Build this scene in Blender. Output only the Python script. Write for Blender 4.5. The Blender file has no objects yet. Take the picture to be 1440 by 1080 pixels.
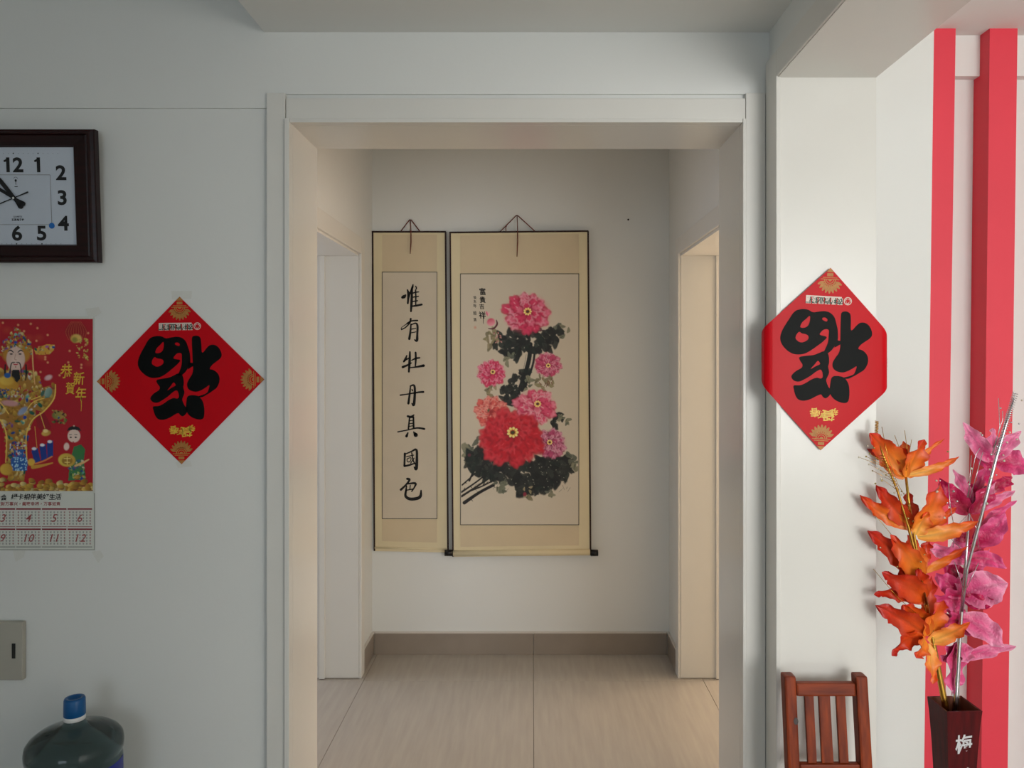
import bpy, bmesh, math, random
import numpy as np
from mathutils import Vector, Matrix

# ------------------------------------------------------------------ camera, world, lights, exposure
sc = bpy.context.scene
COL = sc.collection
F, VX, VY, CH = 1120.0, 748.0, 503.0, 1.52          # focal length (px), vanishing point (px), eye height (m)
cd = bpy.data.cameras.new('camera'); cam = bpy.data.objects.new('camera', cd); COL.objects.link(cam)
cam.location = (0, 0, CH); cam.rotation_euler = (math.pi/2, 0, 0)
cd.sensor_fit = 'HORIZONTAL'; cd.sensor_width = 36.0; cd.lens = 36.0*F/1440.0
cd.shift_x = -(VX-720)/1440.0; cd.shift_y = -(540-VY)/1440.0
cd.clip_start = 0.02
sc.camera = cam

w = bpy.data.worlds.new('world'); sc.world = w; w.use_nodes = True
w.node_tree.nodes['Background'].inputs[0].default_value = (0.75, 0.87, 1.0, 1)
w.node_tree.nodes['Background'].inputs[1].default_value = 1.0

def daylight(name, loc, rot, sx, sy, energy, col):
    l = bpy.data.lights.new(name, 'AREA'); l.shape = 'RECTANGLE'; l.size = sx; l.size_y = sy
    l.energy = energy; l.color = col
    o = bpy.data.objects.new(name, l); COL.objects.link(o); o.location = loc; o.rotation_euler = rot
    return o
H = math.pi/2
daylight('window_dining_offscreen', (2.25, -3.0, 1.5), (H, 0, 0), 1.9, 1.8, 122, (1.0, 0.985, 0.955))
daylight('window_living_offscreen', (-0.9, -3.0, 1.5), (H, 0, 0), 1.6, 1.4, 20, (0.80, 0.91, 1.0))
daylight('window_bedroom_left_offscreen', (-3.25, 4.05, 1.5), (0, -H, 0), 1.3, 1.4, 25, (0.88, 0.88, 1.0))
daylight('window_bedroom_right_offscreen', (3.2, 4.15, 1.5), (0, H, 0), 1.3, 1.3, 66, (1.0, 0.74, 0.52))

vs = sc.view_settings
vs.view_transform = 'Standard'; vs.look = 'None'; vs.gamma = 1.0; vs.use_curve_mapping = False
vs.exposure = 0.0
sc.cycles.use_denoising = True
sc.cycles.max_bounces = 10; sc.cycles.diffuse_bounces = 6

# ------------------------------------------------------------------ helpers
RND = random.Random(5)
def at(px, py, Y):
    return Vector(((px-VX)*Y/F, Y, CH-(py-VY)*Y/F))
def lin(c):
    return tuple(((x/255.0)/12.92 if x/255.0 <= 0.04045 else ((x/255.0+0.055)/1.055)**2.4) for x in c)

def mat(name, rgb, rough=0.5, metal=0.0, var=0.0, vscale=6.0, bump=0.0, bscale=60.0, coat=0.0, spec=0.5,
        trans=0.0, attr=False, stretch=None, rgb2=None, ior=1.45):
    m = bpy.data.materials.new(name); m.use_nodes = True
    nt = m.node_tree; N = nt.nodes; L = nt.links; b = N['Principled BSDF']
    c = lin(rgb); b.inputs['Base Color'].default_value = (*c, 1)
    b.inputs['Roughness'].default_value = rough; b.inputs['Metallic'].default_value = metal
    b.inputs['Coat Weight'].default_value = coat; b.inputs['Coat Roughness'].default_value = 0.08
    b.inputs['Specular IOR Level'].default_value = spec
    b.inputs['Transmission Weight'].default_value = trans; b.inputs['IOR'].default_value = ior
    tc = N.new('ShaderNodeTexCoord'); mp = N.new('ShaderNodeMapping'); L.new(tc.outputs['Object'], mp.inputs[0])
    if stretch: mp.inputs['Scale'].default_value = stretch
    if attr:
        a = N.new('ShaderNodeVertexColor'); a.layer_name = 'Col'
        L.new(a.outputs[0], b.inputs['Base Color'])
    elif var > 0 or rgb2:
        n = N.new('ShaderNodeTexNoise'); n.inputs['Scale'].default_value = vscale; n.inputs['Detail'].default_value = 5
        L.new(mp.outputs[0], n.inputs[0])
        r = N.new('ShaderNodeValToRGB'); r.color_ramp.elements[0].position = 0.32; r.color_ramp.elements[1].position = 0.68
        d = lin(rgb2) if rgb2 else tuple(x*(1-var) for x in c)
        r.color_ramp.elements[0].color = (*d, 1); r.color_ramp.elements[1].color = (*c, 1)
        L.new(n.outputs[0], r.inputs[0]); L.new(r.outputs[0], b.inputs['Base Color'])
    if bump > 0:
        n2 = N.new('ShaderNodeTexNoise'); n2.inputs['Scale'].default_value = bscale; n2.inputs['Detail'].default_value = 4
        L.new(mp.outputs[0], n2.inputs[0])
        bp = N.new('ShaderNodeBump'); bp.inputs['Strength'].default_value = bump; bp.inputs['Distance'].default_value = 0.004
        L.new(n2.outputs[0], bp.inputs['Height']); L.new(bp.outputs[0], b.inputs['Normal'])
    return m

M = {}
M['wall'] = mat('white_wall_paint', (226, 227, 224), 0.75, var=0.03, vscale=1.5, bump=0.05, bscale=90)
M['ceil'] = mat('white_ceiling_paint', (226, 227, 224), 0.8, var=0.03, vscale=1.5)
M['trim'] = mat('glossy_white_laminate', (222, 220, 214), 0.24, var=0.02, vscale=3, spec=0.5)
M['trimm'] = mat('satin_white_casing', (222, 220, 214), 0.35, var=0.02, vscale=4)
M['tile'] = mat('cream_porcelain_tile', (184, 177, 167), 0.22, rgb2=(175, 168, 159), vscale=3.0, stretch=(14, 1.2, 1), bump=0.02, bscale=30)
M['grout'] = mat('dark_grout', (92, 86, 80), 0.9, var=0.2)
M['skirt'] = mat('taupe_skirting_tile', (150, 138, 126), 0.3, var=0.08, vscale=9)
M['skirtcap'] = mat('pale_caulk', (214, 208, 200), 0.6, var=0.03)
M['redpaint'] = mat('coral_red_paint', (226, 58, 76), 0.55, var=0.05, vscale=4)
M['woodred'] = mat('mahogany_clock_wood', (38, 8, 8), 0.32, rgb2=(26, 6, 6), vscale=5, stretch=(1, 20, 20), spec=0.3)
M['face'] = mat('silver_clock_face', (196, 204, 216), 0.45, var=0.03)
M['black'] = mat('black_print', (16, 16, 18), 0.5, var=0.1)
M['ink'] = mat('black_ink', (14, 14, 15), 0.7, var=0.2, vscale=80)
M['greyline'] = mat('grey_print_line', (96, 92, 84), 0.7, var=0.1)
M['white'] = mat('white_plastic', (232, 232, 230), 0.4, var=0.02)
M['bluedot'] = mat('blue_sticker', (28, 108, 190), 0.4, var=0.1)
M['paper_red'] = mat('glossy_red_paper', (200, 12, 26), 0.30, var=0.06, vscale=8, spec=0.10)
M['fu_ink'] = mat('black_foil_print', (13, 16, 15), 0.42, spec=0.08, var=0.2, vscale=30)
M['goldprint'] = mat('gold_print', (240, 196, 60), 0.4, var=0.25, vscale=160)
M['dullgold'] = mat('dull_gold_print', (190, 128, 58), 0.5, var=0.2, vscale=160)
M['whiteprint'] = mat('pale_print', (224, 206, 196), 0.5, var=0.05)
M['darkgreenprint'] = mat('dark_green_print', (40, 70, 56), 0.5, var=0.1)
M['tape'] = mat('yellowed_clear_tape', (219, 219, 213), 0.3, var=0.04, vscale=50)
M['calpaper'] = mat('calendar_paper', (214, 216, 208), 0.5, var=0.03)
M['calred'] = mat('calendar_red_print', (140, 28, 44), 0.5, var=0.1)
M['calgrey'] = mat('calendar_grey_print', (128, 130, 126), 0.6, var=0.1)
M['calrednum'] = mat('calendar_red_numerals', (168, 84, 84), 0.6, var=0.15)
M['print'] = mat('painted_print', (200, 200, 200), 0.6, attr=True)
M['silk'] = mat('cream_silk_mount', (222, 208, 172), 0.7, var=0.05, vscale=6, bump=0.08, bscale=300)
M['silk2'] = mat('tan_silk_mount', (212, 194, 162), 0.7, var=0.05, vscale=6, bump=0.08, bscale=300)
M['ricepaper'] = mat('tan_rice_paper', (208, 196, 176), 0.75, var=0.04, vscale=8)
M['darkbrown'] = mat('dark_brown_matte', (52, 34, 30), 0.7, var=0.2)
M['cord'] = mat('brown_red_cord', (110, 44, 34), 0.8, var=0.3, vscale=200)
M['knob'] = mat('black_lacquer', (14, 13, 13), 0.25, var=0.1)
M['plate'] = mat('beige_grey_plastic', (176, 172, 160), 0.5, var=0.04)
M['slot'] = mat('dark_slot', (34, 33, 30), 0.6, var=0.1)
M['bottle'] = mat('tinted_blue_plastic', (112, 134, 136), 0.06, trans=0.9, var=0.05, ior=1.33)
M['cap'] = mat('blue_cap_plastic', (10, 88, 148), 0.35, var=0.1, vscale=12)
M['bluelabel'] = mat('blue_bottle_label', (24, 40, 150), 0.4, var=0.25, vscale=20)
M['chair'] = mat('red_brown_pine', (142, 56, 14), 0.45, rgb2=(92, 30, 8), vscale=3.5, stretch=(18, 18, 1.6), spec=0.25)
M['chairrail'] = mat('red_brown_pine_rail', (142, 56, 14), 0.45, rgb2=(92, 30, 8), vscale=3.5, stretch=(1.6, 18, 18), spec=0.25)
M['knot'] = mat('pine_knot', (44, 18, 10), 0.4, var=0.3)
M['stool'] = mat('pale_stool_wood', (150, 112, 72), 0.5, rgb2=(126, 90, 56), vscale=3, stretch=(1, 12, 12))
M['vase'] = mat('dark_red_lacquer_wood', (88, 14, 18), 0.45, rgb2=(62, 9, 12), vscale=4, stretch=(20, 20, 2), spec=0.2)
M['vasein'] = mat('raw_brown_wood', (120, 62, 36), 0.6, rgb2=(84, 40, 22), vscale=5)
M['silver'] = mat('silver_lettering', (205, 205, 208), 0.35, var=0.1)
M['goldstem'] = mat('gold_foil_stem', (214, 168, 76), 0.22, metal=1.0, var=0.2, vscale=60)
M['silverstem'] = mat('silver_foil_stem', (214, 214, 218), 0.2, metal=1.0, var=0.15, vscale=60)
M['pearl'] = mat('pearl_bead', (214, 206, 184), 0.2, coat=0.5, var=0.05)
M['goldbead'] = mat('gold_bead', (196, 178, 112), 0.25, metal=0.7, var=0.1)
M['petal'] = mat('satin_petal', (230, 110, 40), 0.42, attr=True, bump=0.25, bscale=120)
M['petalshine'] = mat('glitter_petal', (230, 60, 130), 0.26, attr=True, bump=0.8, bscale=170, coat=0.12)
M['glass'] = mat('window_glass', (240, 246, 246), 0.02, trans=1.0, var=0.01)
M['frame'] = mat('white_window_frame', (232, 232, 230), 0.4, var=0.02)

OFF = {}
def thing(name, label, cat, loc=(0, 0, 0), group=None, kind=None):
    o = bpy.data.objects.new(name, None); COL.objects.link(o); o.location = loc
    o.empty_display_size = 0.05; OFF[o.name] = Vector(loc)
    return tag(o, label, cat, group, kind)
def tag(o, label=None, cat=None, group=None, kind=None):
    if label: o['label'] = label
    if cat: o['category'] = cat
    if group: o['group'] = group
    if kind: o['kind'] = kind
    return o
def link(name, me, m, parent=None, smooth=False):
    """link a mesh whose vertices are in world coordinates; parts are moved into their thing's frame"""
    o = bpy.data.objects.new(name, me); COL.objects.link(o)
    if m is not None and not me.materials: me.materials.append(m)
    if parent is not None:
        off = OFF[parent.name]
        if off.length > 0: me.transform(Matrix.Translation(-off))
        o.parent = parent; OFF[o.name] = off
    else:
        OFF[o.name] = Vector((0, 0, 0))
    if smooth: me.polygons.foreach_set('use_smooth', [True]*len(me.polygons))
    return o
def obj(name, bm, m, parent=None, smooth=False):
    me = bpy.data.meshes.new(name); bmesh.ops.recalc_face_normals(bm, faces=bm.faces)
    bm.to_mesh(me); bm.free()
    return link(name, me, m, parent, smooth)
def flat(name, verts, faces, m, parent=None, smooth=False):
    me = bpy.data.meshes.new(name); me.from_pydata([tuple(v) for v in verts], [], faces); me.update()
    return link(name, me, m, parent, smooth)
def bx(bm, x0, x1, y0, y1, z0, z1):
    vs_ = [bm.verts.new(p) for p in ((x0,y0,z0),(x1,y0,z0),(x1,y1,z0),(x0,y1,z0),(x0,y0,z1),(x1,y0,z1),(x1,y1,z1),(x0,y1,z1))]
    for f in ((0,3,2,1),(4,5,6,7),(0,1,5,4),(1,2,6,5),(2,3,7,6),(3,0,4,7)): bm.faces.new([vs_[i] for i in f])
    return vs_
def box(name, b, m, parent=None, bev=0.0):
    bm = bmesh.new(); bx(bm, *b)
    if bev > 0: bmesh.ops.bevel(bm, geom=bm.edges[:], offset=bev, segments=2, affect='EDGES', profile=0.6)
    return obj(name, bm, m, parent)
def boxes(name, bs, m, parent=None):
    bm = bmesh.new()
    for b in bs: bx(bm, *b)
    return obj(name, bm, m, parent)
def hexa(name, p8, m, parent=None, bev=0.0):
    bm = bmesh.new(); v = [bm.verts.new(p) for p in p8]
    for f in ((0,3,2,1),(4,5,6,7),(0,1,5,4),(1,2,6,5),(2,3,7,6),(3,0,4,7)): bm.faces.new([v[i] for i in f])
    if bev > 0: bmesh.ops.bevel(bm, geom=bm.edges[:], offset=bev, segments=2, affect='EDGES', profile=0.6)
    return obj(name, bm, m, parent)
def tube_bm(bm, pts, rad, n=8):
    pts = [Vector(p) for p in pts]; rings = []
    rads = rad if isinstance(rad, (list, tuple)) else [rad]*len(pts)
    ref = Vector((0.13, 1, 0.07)).normalized()
    for i, p in enumerate(pts):
        t = (pts[min(i+1, len(pts)-1)]-pts[max(i-1, 0)]).normalized()
        a = t.cross(ref)
        if a.length < 1e-4: a = t.cross(Vector((1, 0, 0)))
        a.normalize(); b = t.cross(a)
        rings.append([bm.verts.new(p+rads[i]*(math.cos(k*2*math.pi/n)*a+math.sin(k*2*math.pi/n)*b)) for k in range(n)])
    for r0, r1 in zip(rings, rings[1:]):
        for k in range(n): bm.faces.new((r0[k], r0[(k+1) % n], r1[(k+1) % n], r1[k]))
    bm.faces.new(rings[0][::-1]); bm.faces.new(rings[-1])
def tube(name, pts, rad, m, parent=None, n=8):
    bm = bmesh.new(); tube_bm(bm, pts, rad, n); return obj(name, bm, m, parent, True)
def lathe(name, prof, cx, cy, m, parent=None, n=48, z0=0.0, tilt=None):
    bm = bmesh.new(); rings = []
    for r, z in prof:
        rings.append([bm.verts.new((cx+r*math.cos(k*2*math.pi/n), cy+r*math.sin(k*2*math.pi/n), z0+z)) for k in range(n)])
    for r0, r1 in zip(rings, rings[1:]):
        for k in range(n): bm.faces.new((r0[k], r0[(k+1) % n], r1[(k+1) % n], r1[k]))
    bm.faces.new(rings[0][::-1]); bm.faces.new(rings[-1])
    if tilt: bmesh.ops.transform(bm, matrix=tilt, verts=bm.verts)
    return obj(name, bm, m, parent, True)
def crom(P, n=6, closed=False):
    P = [np.array(p, float) for p in P]; out = []; L = len(P)
    for i in range(L if closed else L-1):
        p1, p2 = P[i], P[(i+1) % L]
        p0 = P[i-1] if (closed or i > 0) else p1; p3 = P[(i+2) % L] if (closed or i+2 < L) else p2
        for k in range(n):
            t = k/n
            out.append(0.5*((2*p1)+(-p0+p2)*t+(2*p0-5*p1+4*p2-p3)*t*t+(-p0+3*p1-3*p2+p3)*t**3))
    if not closed: out.append(P[-1])
    return out
def fill2d(loops):
    """fill closed 2D loops (holes by even-odd) -> verts, faces, using a filled 2D curve"""
    c = bpy.data.curves.new('tmp', 'CURVE'); c.dimensions = '2D'; c.fill_mode = 'FRONT'
    for lp in loops:
        s = c.splines.new('POLY'); s.points.add(len(lp)-1); s.use_cyclic_u = True
        for p, q in zip(s.points, lp): p.co = (q[0], q[1], 0, 1)
    return curve_mesh(c)
def curve_mesh(c):
    o = bpy.data.objects.new('tmp', c); COL.objects.link(o)
    dg = bpy.context.evaluated_depsgraph_get(); ev = o.evaluated_get(dg); me = ev.to_mesh()
    V = [tuple(v.co) for v in me.vertices]; Fc = [tuple(p.vertices) for p in me.polygons]
    ev.to_mesh_clear(); bpy.data.objects.remove(o); bpy.data.curves.remove(c)
    return V, Fc
def text2d(body, size, bold=0.0, shear=0.0):
    """text -> verts centred on its own box, faces"""
    c = bpy.data.curves.new('tmp', 'FONT'); c.body = body; c.size = size; c.offset = bold*size; c.shear = shear
    c.resolution_u = 4
    V, Fc = curve_mesh(c)
    xs = [v[0] for v in V]; ys = [v[1] for v in V]
    cx, cy = (min(xs)+max(xs))/2, (min(ys)+max(ys))/2
    return [(v[0]-cx, v[1]-cy) for v in V], Fc
def join2d(parts):
    V, Fc = [], []
    for v, f in parts:
        o = len(V); V += [tuple(p[:2]) for p in v]; Fc += [tuple(i+o for i in q) for q in f]
    return V, Fc
def moved(vf, dx=0, dy=0, sx=1, sy=1, rot=0):
    c, s = math.cos(rot), math.sin(rot)
    return [((p[0]*sx)*c-(p[1]*sy)*s+dx, (p[0]*sx)*s+(p[1]*sy)*c+dy) for p in vf[0]], vf[1]
def ribbon(pts, n=5):
    """brush stroke: pts (x, y, width) -> closed outline with round ends, as verts, faces"""
    Q = crom(pts, n); L, R = [], []
    for i, q in enumerate(Q):
        a, b = Q[max(i-1, 0)], Q[min(i+1, len(Q)-1)]
        t = np.array([b[0]-a[0], b[1]-a[1]]); t /= (np.linalg.norm(t)+1e-9); nrm = np.array([-t[1], t[0]])
        h = q[2]/2
        L.append((q[0]+nrm[0]*h, q[1]+nrm[1]*h)); R.append((q[0]-nrm[0]*h, q[1]-nrm[1]*h))
    V = L+R; m_ = len(L); Fc = [(i, i+1, m_+i+1, m_+i) for i in range(m_-1)]
    for q in (Q[0], Q[-1]):
        o = len(V); h = q[2]/2
        V += [(q[0]+h*math.cos(k*math.pi/5), q[1]+h*math.sin(k*math.pi/5)) for k in range(10)]
        Fc.append(tuple(range(o, o+10)))
    return V, Fc
def rect2d(x0, x1, y0, y1): return [(x0, y0), (x1, y0), (x1, y1), (x0, y1)], [(0, 1, 2, 3)]
def disc2d(cx, cy, r, n=20, ry=None):
    ry = ry or r
    return [(cx+r*math.cos(k*2*math.pi/n), cy+ry*math.sin(k*2*math.pi/n)) for k in range(n)], [tuple(range(n))]
def ring2d(cx, cy, r0, r1, n=28, a0=0.0, a1=2*math.pi):
    V = []; full = abs(a1-a0-2*math.pi) < 1e-6; m_ = n if full else n+1
    for k in range(m_):
        a = a0+(a1-a0)*k/n; V += [(cx+r0*math.cos(a), cy+r0*math.sin(a)), (cx+r1*math.cos(a), cy+r1*math.sin(a))]
    Fc = [(2*k, 2*k+1, 2*((k+1) % m_)+1, 2*((k+1) % m_)) for k in range(n)]
    return V, Fc
def decal(name, vf, fn, m, parent):
    """flat print: 2D verts mapped to world by fn(u, v)"""
    return flat(name, [fn(p[0], p[1]) for p in vf[0]], vf[1], m, parent)

# ------------------------------------------------------------------ the shell
YW = 2.25; YJ = 2.515          # wall with the doorway: front and rear face
YB = 4.09                      # hall end wall
XL, XR = -0.678, 0.5906        # doorway clear opening
HZ = 2.179                     # doorway clear height
WX = 0.668                     # right wall, left face
PX1 = 0.923                    # right wall, far face
PY = 2.14; PZ = 2.273          # portal: far jamb, soffit height
HL, HR = -0.82, 0.705          # hall side walls

def S(o, label, cat): return tag(o, label, cat, kind='structure')
# floor: slab with separate tiles, 800 mm grid
floor = S(box('floor', (-3.4, 3.8, -3.2, 5.2, -0.12, -0.004), M['grout']), 'cream porcelain tiled floor with thin dark joints', 'floor')
tm = bpy.data.meshes.new('floor_tile'); bmt = bmesh.new(); bx(bmt, 0.0008, 0.7992, 0.0008, 0.7992, -0.0039, 0.0)
bmesh.ops.bevel(bmt, geom=[e for e in bmt.edges if e.verts[0].co.z == 0 and e.verts[1].co.z == 0], offset=0.0008, segments=1, affect='EDGES')
bmt.to_mesh(tm); bmt.free(); tm.materials.append(M['tile'])
for ix in range(-4, 5):
    for iy in range(-8, 2):
        t = bpy.data.objects.new('floor_tile', tm); COL.objects.link(t)
        t.location = (0.007+0.8*ix-0.0, 3.745+0.8*iy, 0); t.parent = floor

wf = S(boxes('wall_front', [(-2.6, -0.69, YW, YJ, 0, 2.8), (0.602, WX, YW, YJ, 0, 2.8), (-0.69, 0.602, YW, YJ, HZ+0.01, 2.8),
                          (-2.6, -0.744, YW-0.008, YW+0.01, 2.223, 2.79), (-0.744, WX, YW-0.008, YW+0.01, 2.262, 2.79)], M['wall']),
     'white plastered wall around the hallway opening', 'wall')
S(boxes('wall_right', [(WX, PX1, PY+0.012, 2.62, 0, 2.8), (WX, PX1, -0.45, PY+0.012, PZ+0.012, 2.8), (WX, PX1, -3.0, -0.45, 0, 2.8)], M['wall']),  # unseen near edge of the opening placed to shade the front wall's left side
  'white dividing wall with a wide panelled opening to the red striped room', 'wall')
S(boxes('wall_left', [(-2.75, -2.6, -3.0, YJ, 0, 2.8)], M['wall']), 'white side wall of the living room', 'wall')
S(boxes('wall_rear', [(-2.75, -1.75, -3.15, -3.0, 0, 2.8), (-0.05, 1.25, -3.15, -3.0, 0, 2.8), (3.25, 3.75, -3.15, -3.0, 0, 2.8),
                      (-1.75, -0.05, -3.15, -3.0, 0, 0.75), (-1.75, -0.05, -3.15, -3.0, 2.25, 2.8),
                      (1.25, 3.25, -3.15, -3.0, 0, 0.55), (1.25, 3.25, -3.15, -3.0, 2.45, 2.8)], M['wall']),
  'white wall behind the viewer with two windows', 'wall')
S(boxes('wall_dining_right', [(3.6, 3.75, -3.0, 2.85, 0, 2.8)], M['wall']), 'white far side wall of the dining room', 'wall')
S(boxes('ceiling', [(-0.753, WX, -3.0, YW-0.008, 2.436, 2.78), (-2.6, -0.753, -3.0, YW-0.008, 2.75, 2.79)], M['ceil']),
  'white living room ceiling with a dropped soffit', 'ceiling')
S(box('ceiling_dining', (PX1, 3.6, -3.0, 2.69, 2.595, 2.75), M['ceil']), 'white ceiling above the red columns', 'ceiling')
# hall
S(boxes('wall_hall_back', [(-1.0, 0.9, YB, YB+0.12, 0, 2.75)], M['wall']), 'white hallway end wall behind the hanging scrolls', 'wall')
DY0, DY1, DZ = 2.93, 3.783, 2.014
S(boxes('wall_hall_left', [(-1.07, HL, YJ, DY0, 0, 2.7), (-1.07, HL, DY1, YB, 0, 2.7), (-1.07, HL, DY0, DY1, DZ, 2.7)], M['wall']),
  'white hallway side wall with a cool lit doorway', 'wall')
S(boxes('wall_hall_right', [(HR, 0.90, YJ, DY0, 0, 2.7), (HR, 0.90, DY1, YB, 0, 2.7), (HR, 0.90, DY0, DY1, DZ, 2.7)], M['wall']),
  'white hallway side wall with a warm lit doorway', 'wall')
S(box('ceiling_hall', (-3.3, 3.6, YJ, 5.1, 2.62, 2.72), M['ceil']), 'white ceiling of the hallway and bedrooms', 'ceiling')
# bedrooms either side
S(boxes('wall_bedroom_left', [(-3.4, -3.25, YJ, 3.3, 0, 2.7), (-3.4, -3.25, 4.8, 5.1, 0, 2.7), (-3.4, -3.25, 3.3, 4.8, 0, 0.8), (-3.4, -3.25, 3.3, 4.8, 2.2, 2.7),
                              (-3.25, -1.0, 4.95, 5.1, 0, 2.7), (-3.25, -2.6, YJ-0.1, YJ, 0, 2.7), (-1.0, -0.88, YB+0.12, 5.0, 0, 2.7)], M['wall']), 'white walls of the bedroom left of the hallway', 'wall')
S(boxes('wall_bedroom_right', [(3.2, 3.35, 2.85, 3.45, 0, 2.7), (3.2, 3.35, 4.85, 5.1, 0, 2.7), (3.2, 3.35, 3.45, 4.85, 0, 0.8), (3.2, 3.35, 3.45, 4.85, 2.2, 2.7),
                               (0.9, 3.2, 4.95, 5.1, 0, 2.7), (0.78, 0.9, YB+0.12, 5.0, 0, 2.7)], M['wall']), 'white walls of the bedroom right of the hallway', 'wall')

def window(n, b, axis, label):
    x0, x1, y0, y1, z0, z1 = b
    t = thing('window_%d' % n, label, 'window', ((x0+x1)/2, (y0+y1)/2, z0), kind='structure')
    f = 0.05
    if axis == 'x':
        mid = (x0+x1)/2
        boxes('window_frame', [(x0, x1, y0, y1, z0, z0+f), (x0, x1, y0, y1, z1-f, z1), (x0, x0+f, y0, y1, z0, z1), (x1-f, x1, y0, y1, z0, z1), (mid-f/2, mid+f/2, y0, y1, z0, z1)], M['frame'], t)
        yc = (y0+y1)/2
        for a, c in ((x0+f, mid-f/2), (mid+f/2, x1-f)): box('pane', (a, c, yc-0.003, yc+0.003, z0+f, z1-f), M['glass'], t)
    else:
        mid = (y0+y1)/2
        boxes('window_frame', [(x0, x1, y0, y1, z0, z0+f), (x0, x1, y0, y1, z1-f, z1), (x0, x1, y0, y0+f, z0, z1), (x0, x1, y1-f, y1, z0, z1), (x0, x1, mid-f/2, mid+f/2, z0, z1)], M['frame'], t)
        xc = (x0+x1)/2
        for a, c in ((y0+f, mid-f/2), (mid+f/2, y1-f)): box('pane', (xc-0.003, xc+0.003, a, c, z0+f, z1-f), M['glass'], t)
window(1, (1.25, 3.25, -3.11, -3.03, 0.55, 2.45), 'x', 'wide window of the red striped room')
window(2, (-1.75, -0.05, -3.11, -3.03, 0.75, 2.25), 'x', 'living room window behind the viewer')
window(3, (-3.36, -3.28, 3.3, 4.8, 0.8, 2.2), 'y', 'window of the bedroom left of the hallway')
window(4, (3.24, 3.32, 3.45, 4.85, 0.8, 2.2), 'y', 'window of the bedroom right of the hallway')

# hallway opening: casing and glossy lining
t1 = thing('trim_1', 'white casing and glossy lining of the hallway opening', 'door frame', (0, YW, 0), kind='structure')
box('left_casing', (-0.744, -0.692, YW-0.018, YW+0.004, 0, 2.262), M['trimm'], t1, 0.002)
box('right_casing', (0.600, 0.655, YW-0.018, YW+0.004, 0, 2.262), M['trimm'], t1, 0.002)
box('head_casing', (-0.690, 0.599, YW-0.016, YW+0.004, 2.190, 2.248), M['trimm'], t1, 0.002)
box('left_lip', (-0.692, XL, YW-0.026, YW+0.01, 0, HZ+0.011), M['trim'], t1, 0.002)
box('right_lip', (XR, 0.600, YW-0.022, YW+0.01, 0, HZ+0.011), M['trim'], t1, 0.002)
box('head_lip', (XL, XR, YW-0.020, YW+0.01, HZ, HZ+0.011), M['trim'], t1, 0.002)
box('left_lining', (-0.69, XL, YW+0.01, YJ, 0, HZ+0.008), M['trim'], t1)
box('right_lining', (XR, 0.602, YW+0.01, YJ, 0, HZ+0.008), M['trim'], t1)
box('head_lining', (XL, XR, YW+0.01, YJ, HZ, HZ+0.008), M['trim'], t1)
# portal in the right wall
t2 = thing('trim_2', 'white casing and glossy panels lining the opening to the red striped room', 'door frame', ((WX+PX1)/2, PY, 0), kind='structure')
box('jamb_panel', (0.661, PX1+0.002, PY, PY+0.011, 0, PZ), M['trim'], t2)
box('soffit_panel', (0.661, PX1+0.002, -0.45, PY+0.011, PZ, PZ+0.011), M['trim'], t2)
box('upright_casing', (0.655, WX, PY-0.004, YW-0.019, 0, PZ+0.072), M['trimm'], t2, 0.002)
box('head_casing', (0.655, WX, -0.45, PY-0.005, PZ+0.002, PZ+0.072), M['trimm'], t2, 0.002)

# hall doorways
def hall_door(n, side, label):
    t = thing('trim_%d' % n, label, 'door frame', (side*0.8, DY1, 0), kind='structure')
    xf = HL if side < 0 else HR; xo = -1.07 if side < 0 else 0.90
    def bb(xa, xb, *r): return (min(xa, xb), max(xa, xb), *r)
    inn = -side
    box('far_jamb', bb(xf, xo, DY1-0.012, DY1, 0.004, DZ), M['trimm'], t)
    box('near_jamb', bb(xf, xo, DY0, DY0+0.012, 0, DZ), M['trimm'], t)
    box('head_jamb', bb(xf, xo, DY0+0.012, DY1-0.012, DZ-0.012, DZ), M['trimm'], t)
    xs_ = -1.005 if side < 0 else xo-0.004
    box('door_stop', bb(xs_, xs_-side*0.026, DY1-0.026, DY1-0.012, 0.004, DZ-0.012), M['trimm'], t)
    e = xf+inn*0.013
    box('far_casing', bb(xf, e, DY1-0.010, DY1+0.058, 0, DZ+0.075), M['trimm'], t, 0.003)
    box('near_casing', bb(xf, e, DY0-0.058, DY0+0.010, 0, DZ+0.075), M['trimm'], t, 0.003)
    box('head_casing', bb(xf, e, DY0+0.011, DY1-0.011, DZ-0.002, DZ+0.075), M['trimm'], t, 0.003)
hall_door(3, -1, 'white door frame of the cool lit room off the hallway')
hall_door(4, 1, 'white door frame of the warm lit room off the hallway')

# skirting in the hall
bb_ = thing('baseboard_back', 'taupe tile skirting along the hallway end wall', 'skirting', (0, YB, 0), kind='structure')
for a, c in ((HL+0.013, 0.0065), (0.0085, HR-0.013)):
    box('skirting_tile', (a, c, YB-0.014, YB, 0, 0.108), M['skirt'], bb_, 0.0015)
box('caulk_strip', (HL+0.004, HR-0.004, YB-0.012, YB, 0.1085, 0.115), M['skirtcap'], bb_)
for nm, x0, x1, la in (('baseboard_left', HL, HL+0.012, 'short taupe skirting beside the cool lit doorway'), ('baseboard_right', HR-0.012, HR, 'short taupe skirting beside the warm lit doorway')):
    t = thing(nm, la, 'skirting', ((x0+x1)/2, 3.95, 0), kind='structure')
    box('skirting_tile', (x0, x1, DY1+0.059, YB-0.0145, 0, 0.108), M['skirt'], t, 0.0015)
    box('caulk_strip', (x0, x1, DY1+0.059, YB-0.013, 0.1085, 0.115), M['skirtcap'], t)

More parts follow.
